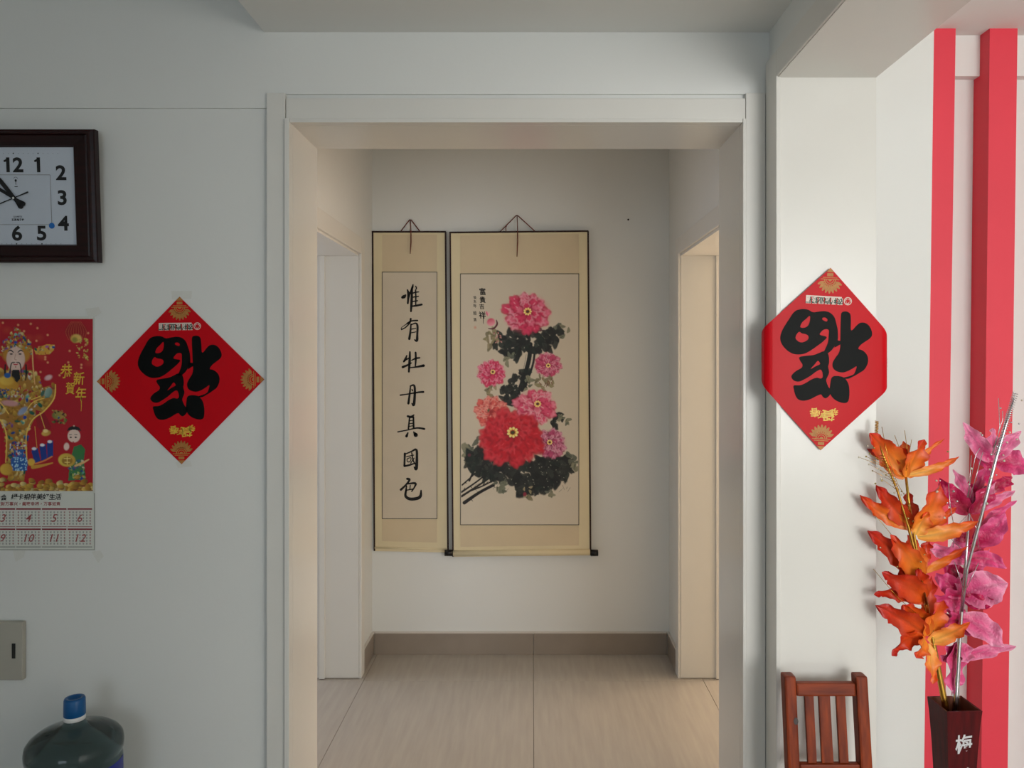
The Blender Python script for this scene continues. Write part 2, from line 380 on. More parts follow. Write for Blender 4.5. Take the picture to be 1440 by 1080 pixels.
# dining room end wall: flush white wall, red strip, recess with beam, red column
YD, YM, YR = 2.60, 2.656, 2.692
def fx(px, Y): return (px-VX)*Y/F
zt = 2.595
S(boxes('wall_dining', [(PX1, 3.6, YR, YR+0.15, 0, 2.7)], M['wall']), 'white recessed wall between the red columns', 'wall')
def leaning(name, xt0, xt1, xb0, xb1, y0, y1, m, label, cat):
    z0, z1 = 0.0, zt
    p = [(xb0, y0, z0), (xb1, y0, z0), (xb1, y1, z0), (xb0, y1, z0), (xt0, y0, z1), (xt1, y0, z1), (xt1, y1, z1), (xt0, y1, z1)]
    return S(hexa(name, p, m), label, cat)
leaning('wall_dining_left', PX1, fx(1313.5, YD), PX1, fx(1298.5, YD), YD, YR, M['wall'], 'bright white wall next to the first red strip', 'wall')
leaning('trim_5', fx(1313.5, YD), fx(1344, YD), fx(1298.5, YD), fx(1327, YD), YD, YR, M['redpaint'], 'coral red strip flush with the bright white wall', 'red strip')
leaning('trim_6', fx(1392, YD), fx(1431, YD), fx(1379, YD), fx(1416, YD), YD, YR, M['redpaint'], 'coral red column standing proud of the recessed wall', 'red column')
leaning('trim_7', fx(1500, YD), fx(1540, YD), fx(1484, YD), fx(1522, YD), YD, YR, M['redpaint'], 'coral red column farther along the recessed wall', 'red column')
S(box('trim_8', (fx(1330, YD), 3.6, YM, YR, 2.459, zt), M['wall']), 'white beam across the top of the recesses', 'beam')

# ------------------------------------------------------------------ painted prints: a numpy canvas put on a fine mesh as colours
class Canvas:
    def __init__(s, x0, y0, x1, y1, res, bg):
        s.x0, s.y0, s.x1, s.y1 = x0, y0, x1, y1
        s.W, s.H = int((x1-x0)*res)+1, int((y1-y0)*res)+1
        s.X, s.Y = np.meshgrid(np.linspace(x0, x1, s.W), np.linspace(y0, y1, s.H))
        s.img = np.ones((s.H, s.W, 3))*np.array(lin(bg)); s.r = np.random.RandomState(3)
    def win(s, cx, cy, R):
        fx_ = (s.W-1)/(s.x1-s.x0); fy_ = (s.H-1)/(s.y1-s.y0)
        a, b = int(max(0, (cx-R-s.x0)*fx_)), int(min(s.W, (cx+R-s.x0)*fx_+2)); c, d = int(max(0, (cy-R-s.y0)*fy_)), int(min(s.H, (cy+R-s.y0)*fy_+2))
        return slice(max(c, 0), max(d, 0)), slice(max(a, 0), max(b, 0))
    def mix(s, w_, a, col):
        s.img[w_] = s.img[w_]*(1-a[..., None])+col*a[..., None]
    def blob(s, cx, cy, rx, ry, ang=0.0, col=(0, 0, 0), col2=None, soft=0.25, alpha=1.0, lobes=0, amp=0.0, rim=None):
        w_ = s.win(cx, cy, max(rx, ry)*1.35+1); x = s.X[w_]-cx; y = s.Y[w_]-cy
        if x.size == 0: return
        c, q = math.cos(ang), math.sin(ang); u = (x*c+y*q)/rx; v = (-x*q+y*c)/ry
        d = np.sqrt(u*u+v*v)
        if lobes: d = d*(1+amp*np.cos(lobes*np.arctan2(v, u)+s.r.rand()*6))
        a = alpha*np.clip((1-d)/soft, 0, 1)
        k = np.array(lin(col))*np.ones(x.shape+(3,))
        if col2 is not None:
            t = np.clip((u+1)/2, 0, 1)[..., None]; k = k*(1-t)+np.array(lin(col2))*t
        if rim is not None:
            e = (np.clip((d-0.45)/0.4, 0, 1)*np.clip(u+0.6, 0, 1))[..., None]; k = k*(1-e)+np.array(lin(rim))*e
        s.mix(w_, a, k)
    def stroke(s, pts, col, soft=0.4, alpha=1.0):
        Q = crom(pts, 5)
        for p, q in zip(Q, Q[1:]):
            R = max(p[2], q[2])+np.hypot(q[0]-p[0], q[1]-p[1]); w_ = s.win((p[0]+q[0])/2, (p[1]+q[1])/2, R)
            x, y = s.X[w_], s.Y[w_]
            if x.size == 0: continue
            dx, dy = q[0]-p[0], q[1]-p[1]; t = np.clip(((x-p[0])*dx+(y-p[1])*dy)/(dx*dx+dy*dy+1e-9), 0, 1)
            d = np.hypot(x-p[0]-t*dx, y-p[1]-t*dy); h = (p[2]*(1-t)+q[2]*t)/2
            s.mix(w_, alpha*np.clip((h-d)/soft+0.5, 0, 1), np.array(lin(col)))
    def poly(s, P, col, alpha=1.0):
        P = np.array(P, float); cx, cy = P.mean(0); R = np.abs(P-[cx, cy]).max()+1; w_ = s.win(cx, cy, R); x, y = s.X[w_], s.Y[w_]
        ins = np.zeros(x.shape, bool); n = len(P)
        for i in range(n):
            (xa, ya), (xb, yb) = P[i], P[(i+1) % n]
            if ya == yb: continue
            ins ^= ((ya > y) != (yb > y)) & (x < (xb-xa)*(y-ya)/(yb-ya)+xa)
        s.mix(w_, alpha*ins.astype(float), np.array(lin(col)))
    def build(s, name, fn, m, parent):
        """fn maps arrays of photo x, y to world x, y, z"""
        me = bpy.data.meshes.new(name); n = s.W*s.H
        co = np.stack(fn(s.X.ravel(), s.Y.ravel()), 1).astype(np.float32)
        me.vertices.add(n); me.vertices.foreach_set('co', co.ravel())
        i = (np.arange(s.H-1)[:, None]*s.W+np.arange(s.W-1)[None, :]).ravel(); k = len(i)
        q = np.stack([i, i+s.W, i+s.W+1, i+1], 1).astype(np.int32)
        me.loops.add(k*4); me.loops.foreach_set('vertex_index', q.ravel())
        me.polygons.add(k); me.polygons.foreach_set('loop_start', np.arange(0, k*4, 4, dtype=np.int32))
        me.update(calc_edges=True); me.validate()
        a = me.color_attributes.new('Col', 'FLOAT_COLOR', 'POINT')
        rgba = np.concatenate([s.img.reshape(-1, 3), np.ones((n, 1))], 1).astype(np.float32)
        a.data.foreach_set('color', rgba.ravel())
        return link(name, me, m, parent)

# ------------------------------------------------------------------ hanging scrolls on the hall end wall
YS = 4.050; YS1 = 4.080          # the wide scroll hangs in front of the narrow one
def qmap(c, x0, x1, y0, y1, Y):
    """photo pixel inside a slightly skewed quad (given by its true corners) -> plane Y"""
    def f(px, py):
        return ((px-VX)*Y/F, Y+0*px, CH-(py-VY)*Y/F)
    return f
def on(Y):
    return lambda px, py: ((px-VX)*Y/F, Y, CH-(py-VY)*Y/F)
def quad_px(name, P, Y, m, parent, th=0.0):
    a = [Vector(on(Y)(*p)) for p in P]
    if th <= 0: return flat(name, a, [(3, 2, 1, 0)], m, parent)
    b = [v+Vector((0, th, 0)) for v in a]
    return flat(name, a+b, [(3, 2, 1, 0), (4, 5, 6, 7), (0, 1, 5, 4), (1, 2, 6, 5), (2, 3, 7, 6), (3, 0, 4, 7)], m, parent)
def line_px(x0, y0, x1, y1, wd=1.0):
    return ribbon([(x0, y0, wd), (x1, y1, wd)], 1)

def scroll(label, q, inner, cordx, cordtop, cordw, YS, rr):
    (xa, ya), (xb, yb), (xc, yc), (xd, yd) = q        # top-left, top-right, bottom-right, bottom-left
    t = thing('hanging_scroll', label, 'scroll', on(YS)((xc+xd)/2, yc))
    quad_px('silk_mount', q, YS, M['silk'], t, 0.002)
    # darker bands above and below the picture, as sewn panels
    i0, i1, j0, j1 = inner
    quad_px('top_panel', ((i0, ya+4), (i1, yb+4), (i1, j0-1), (i0, j0-1)), YS-0.0008, M['silk2'], t)
    quad_px('bottom_panel', ((i0, j1+1), (i1, j1+1), (i1, yc-14), (i0, yd-14)), YS-0.0008, M['silk2'], t)
    t_paper = quad_px('picture_paper', ((i0, j0), (i1, j0), (i1, j1), (i0, j1)), YS-0.001, M['ricepaper'], t)
    f = on(YS-0.0016)
    decal('border_line', join2d([line_px(i0, j0, i1, j0), line_px(i1, j0, i1, j1), line_px(i1, j1, i0, j1), line_px(i0, j1, i0, j0)]), f, M['greyline'], t_paper)
    quad_px('dark_edge_strip', ((xa-0.6, ya), (xa+1.6, ya), (xd+1.6, yd), (xd-0.6, yd)), YS-0.0012, M['darkbrown'], t, 0.004)  # dark strip down each side of the mount
    quad_px('dark_edge_strip', ((xb-1.2, yb), (xb+1.2, yb), (xc+1.2, yc), (xc-1.2, yc)), YS-0.0012, M['darkbrown'], t, 0.004)
    tube('top_rod', [on(YS)(xa-0.5, ya), on(YS)(xb+0.5, yb)], 0.0045, M['darkbrown'], t)
    tube('roller', [on(YS+0.002)(xd+1, yd-5), on(YS+0.002)(xc-1, yc-5)], rr, M['silk'], t, 16)
    c = on(YS+0.003)
    tube('hanging_cord', [c(cordx-cordw, ya), c(cordx-1, cordtop), c(cordx+1, cordtop), c(cordx+cordw, yb)], 0.0026, M['cord'], t, 6)
    c = on(YS-0.010)
    tube('cord_tail', [on(YS)(cordx, cordtop), c(cordx+0.8, ya-4), c(cordx+1, ya+14), c(cordx, ya+(34 if cordw > 20 else 31))], [0.0022, 0.0025, 0.003, 0.0016], M['cord'], t, 6)
    return t, t_paper
(s1, s1p) = scroll('narrow hanging scroll with a column of seven black calligraphy characters', ((523.5, 326), (626.5, 326), (630, 777), (526, 775)), (537.5, 614.5, 382.5, 729.5), 577, 309, 14, YS1, 0.006)
(s2, s2p) = scroll('wide hanging scroll painted with red and pink peonies', ((632.5, 327), (827, 325), (830.5, 781), (636.5, 783)), (647.5, 814, 385, 738), 727, 303, 25, YS, 0.016)
for xk in ((625.5, 637), (830.5, 841)):
    tube('roller_knob', [on(YS+0.002)(xk[0], 777.5), on(YS+0.002)(xk[1], 777.5)], 0.0165, M['knob'], s2, 16)
tube('stray_cord', [on(YS+0.003)(711.5, 327), on(YS+0.003)(711.3, 321), on(YS+0.003)(712.5, 316)], 0.0022, M['cord'], s2, 6)

# seven characters, brush stroke by brush stroke (x, y, width)
def k7(S_): return [[(540+x/6.75, 390+y/6.75, w_/6.75) for x, y, w_ in s] for s in S_]
def k8(S_): return [[(540+x/6.0, 540+y/6.0, w_/6.0) for x, y, w_ in s] for s in S_]
CH7 = [
 k7([[(175,190,20),(192,182,26),(205,168,12)],[(222,118,10),(234,160,22),(230,200,16),(226,246,14)],[(236,172,14),(252,150,9)],
     [(276,68,8),(268,100,16),(246,150,8)],[(266,100,14),(263,200,18),(260,260,18),(256,322,14)],[(300,84,8),(308,102,10),(298,122,6)],
     [(266,152,9),(300,142,11),(330,138,8)],[(268,190,9),(300,184,10),(328,180,8)],[(268,230,9),(318,222,9)],[(265,274,11),(310,268,15),(358,258,15)],[(300,122,10),(302,190,11),(301,266,9)]]),
 k7([[(216,436,7),(262,414,11),(318,410,12)],[(254,394,14),(244,432,12),(206,474,9),(166,496,9)],[(166,496,9),(166,478,5),(200,452,6),(240,430,9)],
     [(256,444,10),(250,520,15),(240,584,18)],[(254,452,9),(300,436,12),(318,462,16),(316,540,16),(312,600,20),(288,592,7)],[(262,492,8),(302,484,7)],[(262,526,8),(302,518,7)]]),
 k7([[(216,742,9),(204,776,18),(188,800,13)],[(194,790,10),(236,768,11)],[(246,708,12),(243,800,19),(236,896,14)],[(178,852,18),(226,832,14),(262,812,7)],
     [(262,788,8),(300,770,13),(338,764,11)],[(300,714,14),(302,770,15),(298,840,11)],[(238,858,8),(300,852,12),(376,838,20)]]),
 k8([[(224,18,8),(216,90,13),(206,164,15)],[(222,18,9),(250,10,13),(260,40,15),(258,120,17),(250,178,17),(234,162,6)],[(236,46,8),(242,58,8)],[(138,94,10),(200,85,8),(290,70,12),(332,67,13)]]),
 k8([[(200,272,14),(226,276,13),(252,262,9)],[(216,284,10),(206,376,11)],[(248,278,11),(250,366,13)],[(215,285,8),(248,280,10)],[(214,310,6),(246,306,6)],[(212,335,6),(246,331,6)],[(210,358,6),(247,352,6)],
     [(117,404,9),(200,388,8),(280,371,11),(340,379,14)],[(202,412,9),(190,440,18)],[(250,404,8),(268,430,28)]]),
 k8([[(176,588,15),(174,640,13),(172,692,13)],[(178,592,8),(230,570,10),(272,554,15),(278,620,17),(272,716,20),(254,700,7)],[(190,613,7),(250,600,7)],
     [(194,632,6),(226,622,6),(222,652,6),(198,656,6),(194,632,6)],[(234,580,8),(245,640,9),(262,676,8)],[(255,625,6),(225,668,7)],[(174,692,13),(215,684,12),(262,668,8)]]),
 k8([[(196,800,15),(216,808,14),(186,850,12),(142,892,15)],[(192,843,9),(264,838,15),(256,872,10),(234,906,8)],[(190,862,9),(184,906,11)],[(190,896,7),(245,886,8)],[(222,854,7),(218,890,7)],
     [(188,890,11),(182,945,17),(220,970,20),(280,965,21),(308,945,19),(313,898,9)]]),
]
for c7 in CH7:
    decal('calligraphy_character', join2d([ribbon([(x, y, w_*1.3) for x, y, w_ in s]) for s in c7]), on(YS1-0.0017), M['ink'], s1p)

# peony painting
cv = Canvas(648.5, 386, 813, 737, 2.0, (208, 196, 176)); rs = cv.r
def leafclump(poly, n, cols, size):
    P = np.array(poly, float); lo, hi = P.min(0), P.max(0); k = 0
    while k < n:
        x, y = lo+(hi-lo)*rs.rand(2); ins = False
        for i in range(len(P)):
            (xa, ya), (xb, yb) = P[i-1], P[i]
            if (ya > y) != (yb > y) and x < (xb-xa)*(y-ya)/(yb-ya)+xa: ins = not ins
        if not ins: continue
        k += 1; c = cols[rs.randint(len(cols))]; sz = size*(0.6+0.7*rs.rand()); an = rs.rand()*6.3
        cv.blob(x, y, sz*1.35, sz*0.75, an, c, tuple(min(255, v+14) for v in c), 0.25, 0.96, 3, 0.16)
        if rs.rand() < 0.35: cv.stroke([(x-sz*math.cos(an), y-sz*math.sin(an), 0.5), (x+sz*math.cos(an), y+sz*math.sin(an), 0.3)], (14, 18, 16), 0.4, 0.8)
DK = [(20, 23, 22), (14, 18, 17), (28, 32, 29), (18, 30, 25), (40, 43, 39)]; GR = [(104, 108, 88), (126, 124, 100), (88, 92, 78)]
OL = [(138, 128, 92), (120, 112, 84), (150, 136, 104)]
# stems at the lower left and the old branch
for (a, b, c, d, wd) in ((649, 692, 690, 662, 2.2), (649, 698, 700, 664, 2.6), (653, 707, 694, 682, 4.2), (650, 682, 682, 652, 1.8), (662, 690, 700, 672, 2.0), (660, 676, 676, 640, 2.2)):
    mx, my = (a+c)/2+rs.uniform(-2, 2), (b+d)/2+rs.uniform(-2, 2)
    cv.stroke([(a, b, wd*1.2), (mx, my, wd), (c, d, wd)], (24, 20, 20), 0.5)
    for _ in range(3):
        t_ = rs.rand(); cv.stroke([(a+(c-a)*t_, b+(d-b)*t_, 1.2), (a+(c-a)*t_+rs.uniform(2, 4), b+(d-b)*t_+rs.uniform(-5, 4), 0.6)], (28, 22, 22), 0.5)
for P_ in ([(746, 484, 6), (744, 505, 6), (737, 530, 6), (728, 552, 5), (716, 568, 4)], [(752, 490, 3), (750, 510, 3), (742, 534, 3), (734, 550, 2.5)]): cv.stroke(P_, (22, 24, 24), 0.6)
cv.stroke([(740, 498, 0.8), (737, 515, 1.0), (731, 535, 0.8)], (120, 122, 112), 0.5, 0.7)
leafclump([(683, 470), (697, 462), (700, 480), (690, 492), (680, 485)], 14, OL, 4.0)
leafclump([(758, 470), (780, 457), (804, 460), (800, 470), (782, 478)], 12, GR, 4.2)
leafclump([(700, 470), (740, 462), (775, 462), (790, 464), (785, 482), (762, 498), (738, 494), (726, 508), (712, 500), (694, 486)], 120, DK, 5.2)
leafclump([(708, 500), (722, 496), (722, 512), (712, 512)], 7, GR, 3.6)
leafclump([(728, 520), (748, 518), (742, 545), (728, 556), (712, 552), (716, 536)], 42, DK, 4.2)
leafclump([(703, 546), (726, 540), (730, 564), (716, 572), (706, 560)], 34, DK, 4.0)
leafclump([(740, 528), (752, 526), (746, 546), (736, 550)], 8, GR, 3.0)
leafclump([(756, 528), (772, 524), (780, 540), (760, 552), (748, 544)], 16, OL, 3.4)
leafclump([(676, 546), (694, 540), (702, 550), (690, 560)], 10, OL, 3.6)
leafclump([(774, 582), (790, 582), (795, 598), (778, 604)], 14, DK, 3.8); leafclump([(788, 580), (806, 592), (798, 600), (786, 596)], 8, GR, 3.2)
leafclump([(652, 622), (676, 610), (680, 630), (660, 650), (651, 645)], 18, GR, 4.2)
leafclump([(660, 630), (690, 632), (712, 648), (714, 668), (690, 682), (668, 668), (656, 652)], 95, DK, 5.4)
leafclump([(692, 678), (712, 670), (716, 694), (700, 690)], 9, GR, 4.0)
leafclump([(700, 655), (740, 650), (790, 636), (806, 640), (804, 664), (786, 680), (764, 690), (748, 700), (730, 694), (716, 672)], 190, DK, 6.0)
leafclump([(796, 638), (812, 642), (814, 660), (804, 656)], 9, GR, 4.0); leafclump([(736, 684), (752, 684), (748, 702), (736, 700)], 6, OL, 3.4)
leafclump([(768, 684), (784, 684), (780, 698), (768, 696)], 6, GR, 3.4)
for _ in range(40):
    cv.blob(rs.uniform(700, 800), rs.uniform(645, 688), rs.uniform(0.7, 1.6), rs.uniform(0.5, 0.9), rs.rand()*6, (150, 146, 128), soft=0.5, alpha=0.8)
for _ in range(90):
    x, y = rs.uniform(662, 806), rs.uniform(640, 692); cv.stroke([(x, y, 0.6), (x+rs.uniform(-6, 6), y+rs.uniform(2, 8), 0.4)], (12, 14, 13), 0.5, 0.55)

def flower(cx, cy, R, deep, mid, pale, squash=0.85, rings=((1.0, 11), (0.78, 10), (0.55, 8), (0.34, 6)), yellow=True, halo=1.0, eye=(0, 0)):
    if halo:
        for k in range(14):
            a = k*2*math.pi/14; cv.blob(cx+R*0.62*math.cos(a), cy+R*0.58*squash*math.sin(a), R*0.5, R*0.42, a, mid, soft=1.0, alpha=0.5*halo)
    for j, (rr, n) in enumerate(rings):
        ph = rs.rand()*6
        for k in range(n):
            a = ph+k*2*math.pi/n+rs.uniform(-0.15, 0.15); rad = R*rr*0.70*rs.uniform(0.86, 1.14)
            px, py = cx+eye[0]*(1-rr)+rad*math.cos(a), cy+eye[1]*(1-rr)+rad*squash*math.sin(a)
            L_ = R*(0.36-0.035*j); W_ = R*(0.27-0.02*j)
            cv.blob(px, py, L_*1.04, W_*1.08, a+rs.uniform(-0.25, 0.25), tuple(int(v*0.72) for v in deep), deep, 0.16, 0.80, 5, 0.10)
            cv.blob(px+0.05*R*math.cos(a), py+0.05*R*math.sin(a), L_*0.94, W_*0.92, a+rs.uniform(-0.2, 0.2), deep, mid if rs.rand() < 0.6 else tuple((a_+b_)//2 for a_, b_ in zip(mid, pale)), 0.45, 0.94, 7, 0.12, rim=None if rs.rand() < 0.5 else pale)
            if rs.rand() < 0.55:
                cv.stroke([(px-L_*0.3*math.cos(a), py-L_*0.3*math.sin(a), R*0.05), (px+L_*0.55*math.cos(a+0.2), py+L_*0.55*math.sin(a+0.2), R*0.035)], pale, 1.4, 0.40)
    if yellow:
        ex, ey = cx+eye[0], cy+eye[1]
        for k in range(9):
            a = k*0.7; cv.blob(ex+R*0.13*math.cos(a), ey+R*0.12*math.sin(a), R*0.062, R*0.05, a, (246, 214, 90), (255, 240, 170), 0.4)
        cv.blob(ex, ey, R*0.075, R*0.06, 0, (58, 62, 26), soft=0.4)
flower(691, 579, 23, (206, 58, 62), (238, 116, 104), (250, 198, 180), 0.95, yellow=False); cv.blob(687, 577, 2.2, 3.2, 0.3, (96, 96, 62), soft=0.6)
flower(741, 441, 33, (196, 26, 72), (230, 66, 112), (250, 190, 206), 0.80, eye=(1, -3))
flower(691, 525, 20, (198, 24, 74), (228, 66, 112), (250, 186, 206), 0.86, eye=(2, -2))
flower(770, 513, 19, (176, 40, 84), (214, 84, 124), (246, 190, 206), 0.88, eye=(1, 1))
flower(752, 573, 29, (206, 34, 82), (236, 96, 134), (252, 206, 214), 0.84, eye=(4, -5))
flower(774, 624, 22, (150, 38, 82), (204, 86, 130), (246, 196, 212), 0.92, eye=(-1, -2))
flower(718, 617, 46, (176, 14, 36), (214, 28, 46), (232, 70, 84), 0.78, rings=((1.0, 13), (0.84, 13), (0.66, 11), (0.48, 9), (0.3, 6)), halo=0.15, eye=(3, -9))
# bud
cv.blob(690.5, 453, 6.4, 6.8, 1.3, (208, 40, 84), (244, 170, 184), 0.3); cv.blob(685, 441, 2.0, 4.6, -0.35, (214, 70, 108), (238, 160, 176), 0.5); cv.blob(687.5, 442, 1.4, 4.2, 0.3, (240, 180, 190), soft=0.6)
cv.stroke([(698, 450, 1.0), (699, 456, 2.4), (694, 462, 2.2), (687, 462, 1.2)], (92, 34, 48), 0.6)
for _ in range(9):
    x, y = rs.uniform(686, 706), rs.uniform(468, 482); cv.blob(x, y, 2.2, 1.2, rs.rand()*3, (150, 52, 66), (226, 180, 166), 0.5)
for _ in range(8):
    x, y = rs.uniform(758, 776), rs.uniform(528, 546); cv.stroke([(x, y, 0.8), (x+rs.uniform(-3, 3), y+rs.uniform(3, 8), 0.6)], (120, 56, 50), 0.5)
cv.blob(738, 695, 3, 3.6, 0, (140, 40, 60), soft=0.4); cv.blob(660, 640, 3, 3, 0, (96, 44, 56), soft=0.5)
cv.blob(668.2, 460.5, 2.8, 3.2, 0, (214, 140, 116), soft=0.8, alpha=0.7)
cv.build('peony_painting', qmap(None, 0, 0, 0, 0, YS-0.0014), M['print'], s2p)
# inscription on the painting
fI = on(YS-0.0018)
ins = []
for ch_, x, y, s_ in (('富', 678.6, 410, 10.5), ('貴', 678.6, 421.5, 9.5), ('吉', 677.6, 431, 8.0), ('祥', 678.2, 443, 10.5)):
    v, f_ = text2d(ch_, s_, 0.022); ins.append(([(x+p[0]*0.92-p[1]*0.12, y-p[1]) for p in v], f_))
ins.append(ribbon([(679.6, 444, 1.0), (679.6, 455, 0.7)]))
for ch_, x, y, s_ in (('癸', 667.8, 418.5, 5.0), ('未', 667.8, 424, 5.0), ('年', 667.8, 430, 6.0), ('顺', 667.8, 440.5, 6.0), ('清', 667.8, 449.5, 5.5)):
    v, f_ = text2d(ch_, s_, 0.012); ins.append(([(x+p[0]*0.85-p[1]*0.15, y-p[1]) for p in v], f_))
decal('inscription', join2d(ins), fI, M['ink'], s2p)

# ------------------------------------------------------------------ wall clock
YC = YW-0.006
ck = thing('wall_clock', 'rectangular wall clock with dark mahogany frame and silver face', 'clock', (-1.437, YW-0.012, 1.786))
ck.rotation_euler = (math.radians(3.3), 0, 0)
OFF[ck.name] = Vector((0, 0, 0))
# built in its own frame: x right, -y to the room, z up, bottom edge at z=0
CW, CHh = 0.230, 0.366
def rect_frame(name, prof, hw, h, m, parent):
    bm = bmesh.new(); rings = []
    for ins_, dep in prof:
        bw = ins_
        rings.append([bm.verts.new(p) for p in ((-hw+bw, -dep, bw*0.80), (hw-bw, -dep, bw*0.80), (hw-bw, -dep, h-bw*0.76), (-hw+bw, -dep, h-bw*0.76))])
    for a, b in zip(rings, rings[1:]):
        for k in range(4): bm.faces.new((a[k], a[(k+1) % 4], b[(k+1) % 4], b[k]))
    return obj(name, bm, m, parent)
rect_frame('frame', [(0.0, 0.0), (0.0, 0.020), (0.002, 0.024), (0.010, 0.026), (0.013, 0.030), (0.018, 0.030), (0.021, 0.025), (0.024, 0.026), (0.058, 0.022), (0.062, 0.016), (0.064, 0.012)], CW, CHh, M['woodred'], ck)
box('back_board', (-CW+0.01, CW-0.01, -0.008, 0.0, 0.01, CHh-0.01), M['woodred'], ck)
cface = box('clock_face', (-CW+0.06, CW-0.06, -0.0135, -0.008, 0.046, CHh-0.044), M['face'], ck)
cz = 0.178; U = 0.00196
def cf(d): return lambda u, v: (u*U, -d, cz+v*U)
nums = {'12': (0, 47), '1': (35, 47), '2': (66.5, 36), '3': (67, 1), '4': (67.5, -35), '5': (36, -49), '6': (1, -49), '7': (-35, -49), '8': (-66, -35), '9': (-67, 1), '10': (-67, 36), '11': (-35, 47)}
for t_, (x, y) in nums.items():
    for i_, c_ in enumerate(t_):
        xo_ = 0 if len(t_) == 1 else (-8.2, 6.0)[i_] if t_ == '12' else (-7.0, 7.0)[i_]
        vf_ = moved(text2d(c_, 28, 0.030), x+xo_, y, 1.08, 1.0)
        if c_ == '1': vf_ = join2d([vf_, ribbon([(x+xo_-4.6, y+5.4, 3.0), (x+xo_-1.5, y+6.8, 3.4), (x+xo_, y+8.6, 3.2)], 3)])
        decal('numeral', vf_, cf(0.0139), M['black'], cface)
tk = [disc2d(x*1.0, y, 1.0, 8) for x, y in ((0, 63), (35, 63), (-35, 63), (0, -64), (36, -64), (-36, -64))]
for k in range(-9, 10):
    if k % 5: tk += [disc2d(k*7.0, 63, 0.45, 6), disc2d(k*7.0, -64, 0.45, 6)]
tag(decal('minute_marks', join2d(tk), cf(0.0139), M['black'], cface), kind='stuff')
decal('inner_line', join2d([line_px(-51, 33, 51, 33, 0.5), line_px(-51, -37, 51, -37, 0.5), line_px(-51, -37, -51, 33, 0.5), line_px(51, -37, 51, 33, 0.5)]), cf(0.0139), M['greyline'], cface)
decal('emblem', join2d([ring2d(2, 27, 2.6, 3.1, 12, 0.2, 2.9), disc2d(2, 25, 1.6, 8, 2.0), line_px(2, 24, 2, 19.5, 0.9), line_px(0.4, 16.5, 4.2, 16.5, 1.0)]), cf(0.0139), M['black'], cface)
decal('dial_lettering', join2d([moved(text2d('QUARTZ', 3.2, 0.01), 3, -26), moved(text2d('石英电子钟', 3.6, 0.03), 3, -30)]), cf(0.0139), M['black'], cface)
ds = decal('sticker', disc2d(51, -38.5, 4.2, 20), cf(0.0143), M['bluedot'], cface)
def hand(name, ang, L, tail, w0, w1, d, m):
    a = math.radians(ang); dx, dy = math.sin(a), math.cos(a)
    v, f_ = ribbon([(-tail*dx, -tail*dy, w0*1.35), (-tail*0.55*dx, -tail*0.55*dy, w0), (0, 0, w0*0.8), (L*0.7*dx, L*0.7*dy, w0), (L*dx, L*dy, w1)], 4)
    n = len(v); A = [cf(d)(*p) for p in v]; B = [cf(d-0.0012)(*p) for p in v]
    fs = list(f_)+[tuple(i+n for i in q[::-1]) for q in f_]
    flat(name, A+B, fs, m, ck)
hand('hour_hand', 322, 40, 14, 6.0, 3.5, 0.0170, M['black'])
hand('minute_hand', 302, 60, 15, 5.0, 2.6, 0.0190, M['black'])
hand('second_hand', 248, 58, 22, 1.5, 0.8, 0.0210, M['black'])
decal('hub', disc2d(0, 0, 1.6, 12), cf(0.0216), M['white'], ck)

# ------------------------------------------------------------------ electrical box cover on the wall
pl = thing('box_cover', 'beige grey plastic box cover with a dark slot on the white wall', 'box cover', (-1.55, YW, 0.62))
x1 = fx(31.5, YW-0.018)
box('cover', (x1-0.26, x1, YW-0.018, YW-0.001, CH-(957-VY)*(YW-0.018)/F, CH-(875-VY)*(YW-0.018)/F), M['plate'], pl, 0.003)
a, b = on(YW-0.0187)(16.5, 926), on(YW-0.0187)(21.5, 905)
box('slot', (a[0], b[0], YW-0.0187, YW-0.017, a[2], b[2]), M['slot'], pl)

# ------------------------------------------------------------------ the two red diamond posters
def fk(P): return [((185+x/8.308-254)*KF, (535-465-y/8.308)*KF) for x, y in P]
KF = 0.002009
RING = [(300,60),(360,65),(410,88),(470,78),(530,70),(590,82),(640,125),(665,190),(685,260),(692,340),(688,385),(660,440),(630,485),(585,522),(545,520),(560,480),(580,430),(590,385),(592,320),(588,268),(545,264),(512,290),(498,325),(572,346),(530,400),(470,450),(400,505),(330,540),(250,548),(190,530),(130,485),(90,430),(78,370),(95,300),(130,230),(165,170),(200,110),(240,75)]
RH = [[(380,130),(340,165),(300,205),(285,255),(330,258),(365,235),(382,190)], [(275,305),(245,345),(245,385),(290,415),(335,410),(375,380),(375,345),(350,328),(305,320)], [(515,145),(545,138),(570,158),(560,180),(520,165)]]
MID = [(545,500),(500,520),(440,545),(350,560),(295,575),(300,610),(330,655),(320,690),(260,730),(225,770),(222,800),(250,830),(300,838),(350,815),(420,770),(480,720),(525,697),(545,722),(552,775),(530,792),(490,785),(430,810),(380,845),(320,875),(250,882),(255,930),(275,990),(310,1030),(370,1038),(440,1015),(500,980),(545,962),(565,985),(595,1000),(625,980),(645,950),(650,900),(625,885),(598,830),(592,800),(605,765),(618,720),(605,660),(612,620),(608,560),(590,515)]
MH = [[(490,605),(455,650),(420,695),(470,665),(515,640),(510,620)]]
RLO = [(650,775),(690,755),(760,760),(800,785),(830,830),(845,890),(848,960),(838,1020),(800,1040),(740,1030),(690,1005),(655,970),(635,920),(638,840)]
RUP = [(715,80),(745,62),(785,65),(812,90),(822,160),(826,250),(846,252),(880,210),(920,175),(970,170),(1015,195),(1045,240),(1058,290),(1040,330),(990,370),(940,410),(918,452),(960,465),(1005,500),(1028,550),(1025,610),(995,670),(950,705),(890,745),(820,780),(770,772),(830,752),(870,735),(892,712),(910,642),(870,665),(820,695),(760,715),(700,705),(660,675),(650,620),(675,565),(710,510),(722,450),(720,390),(715,250),(712,150)]
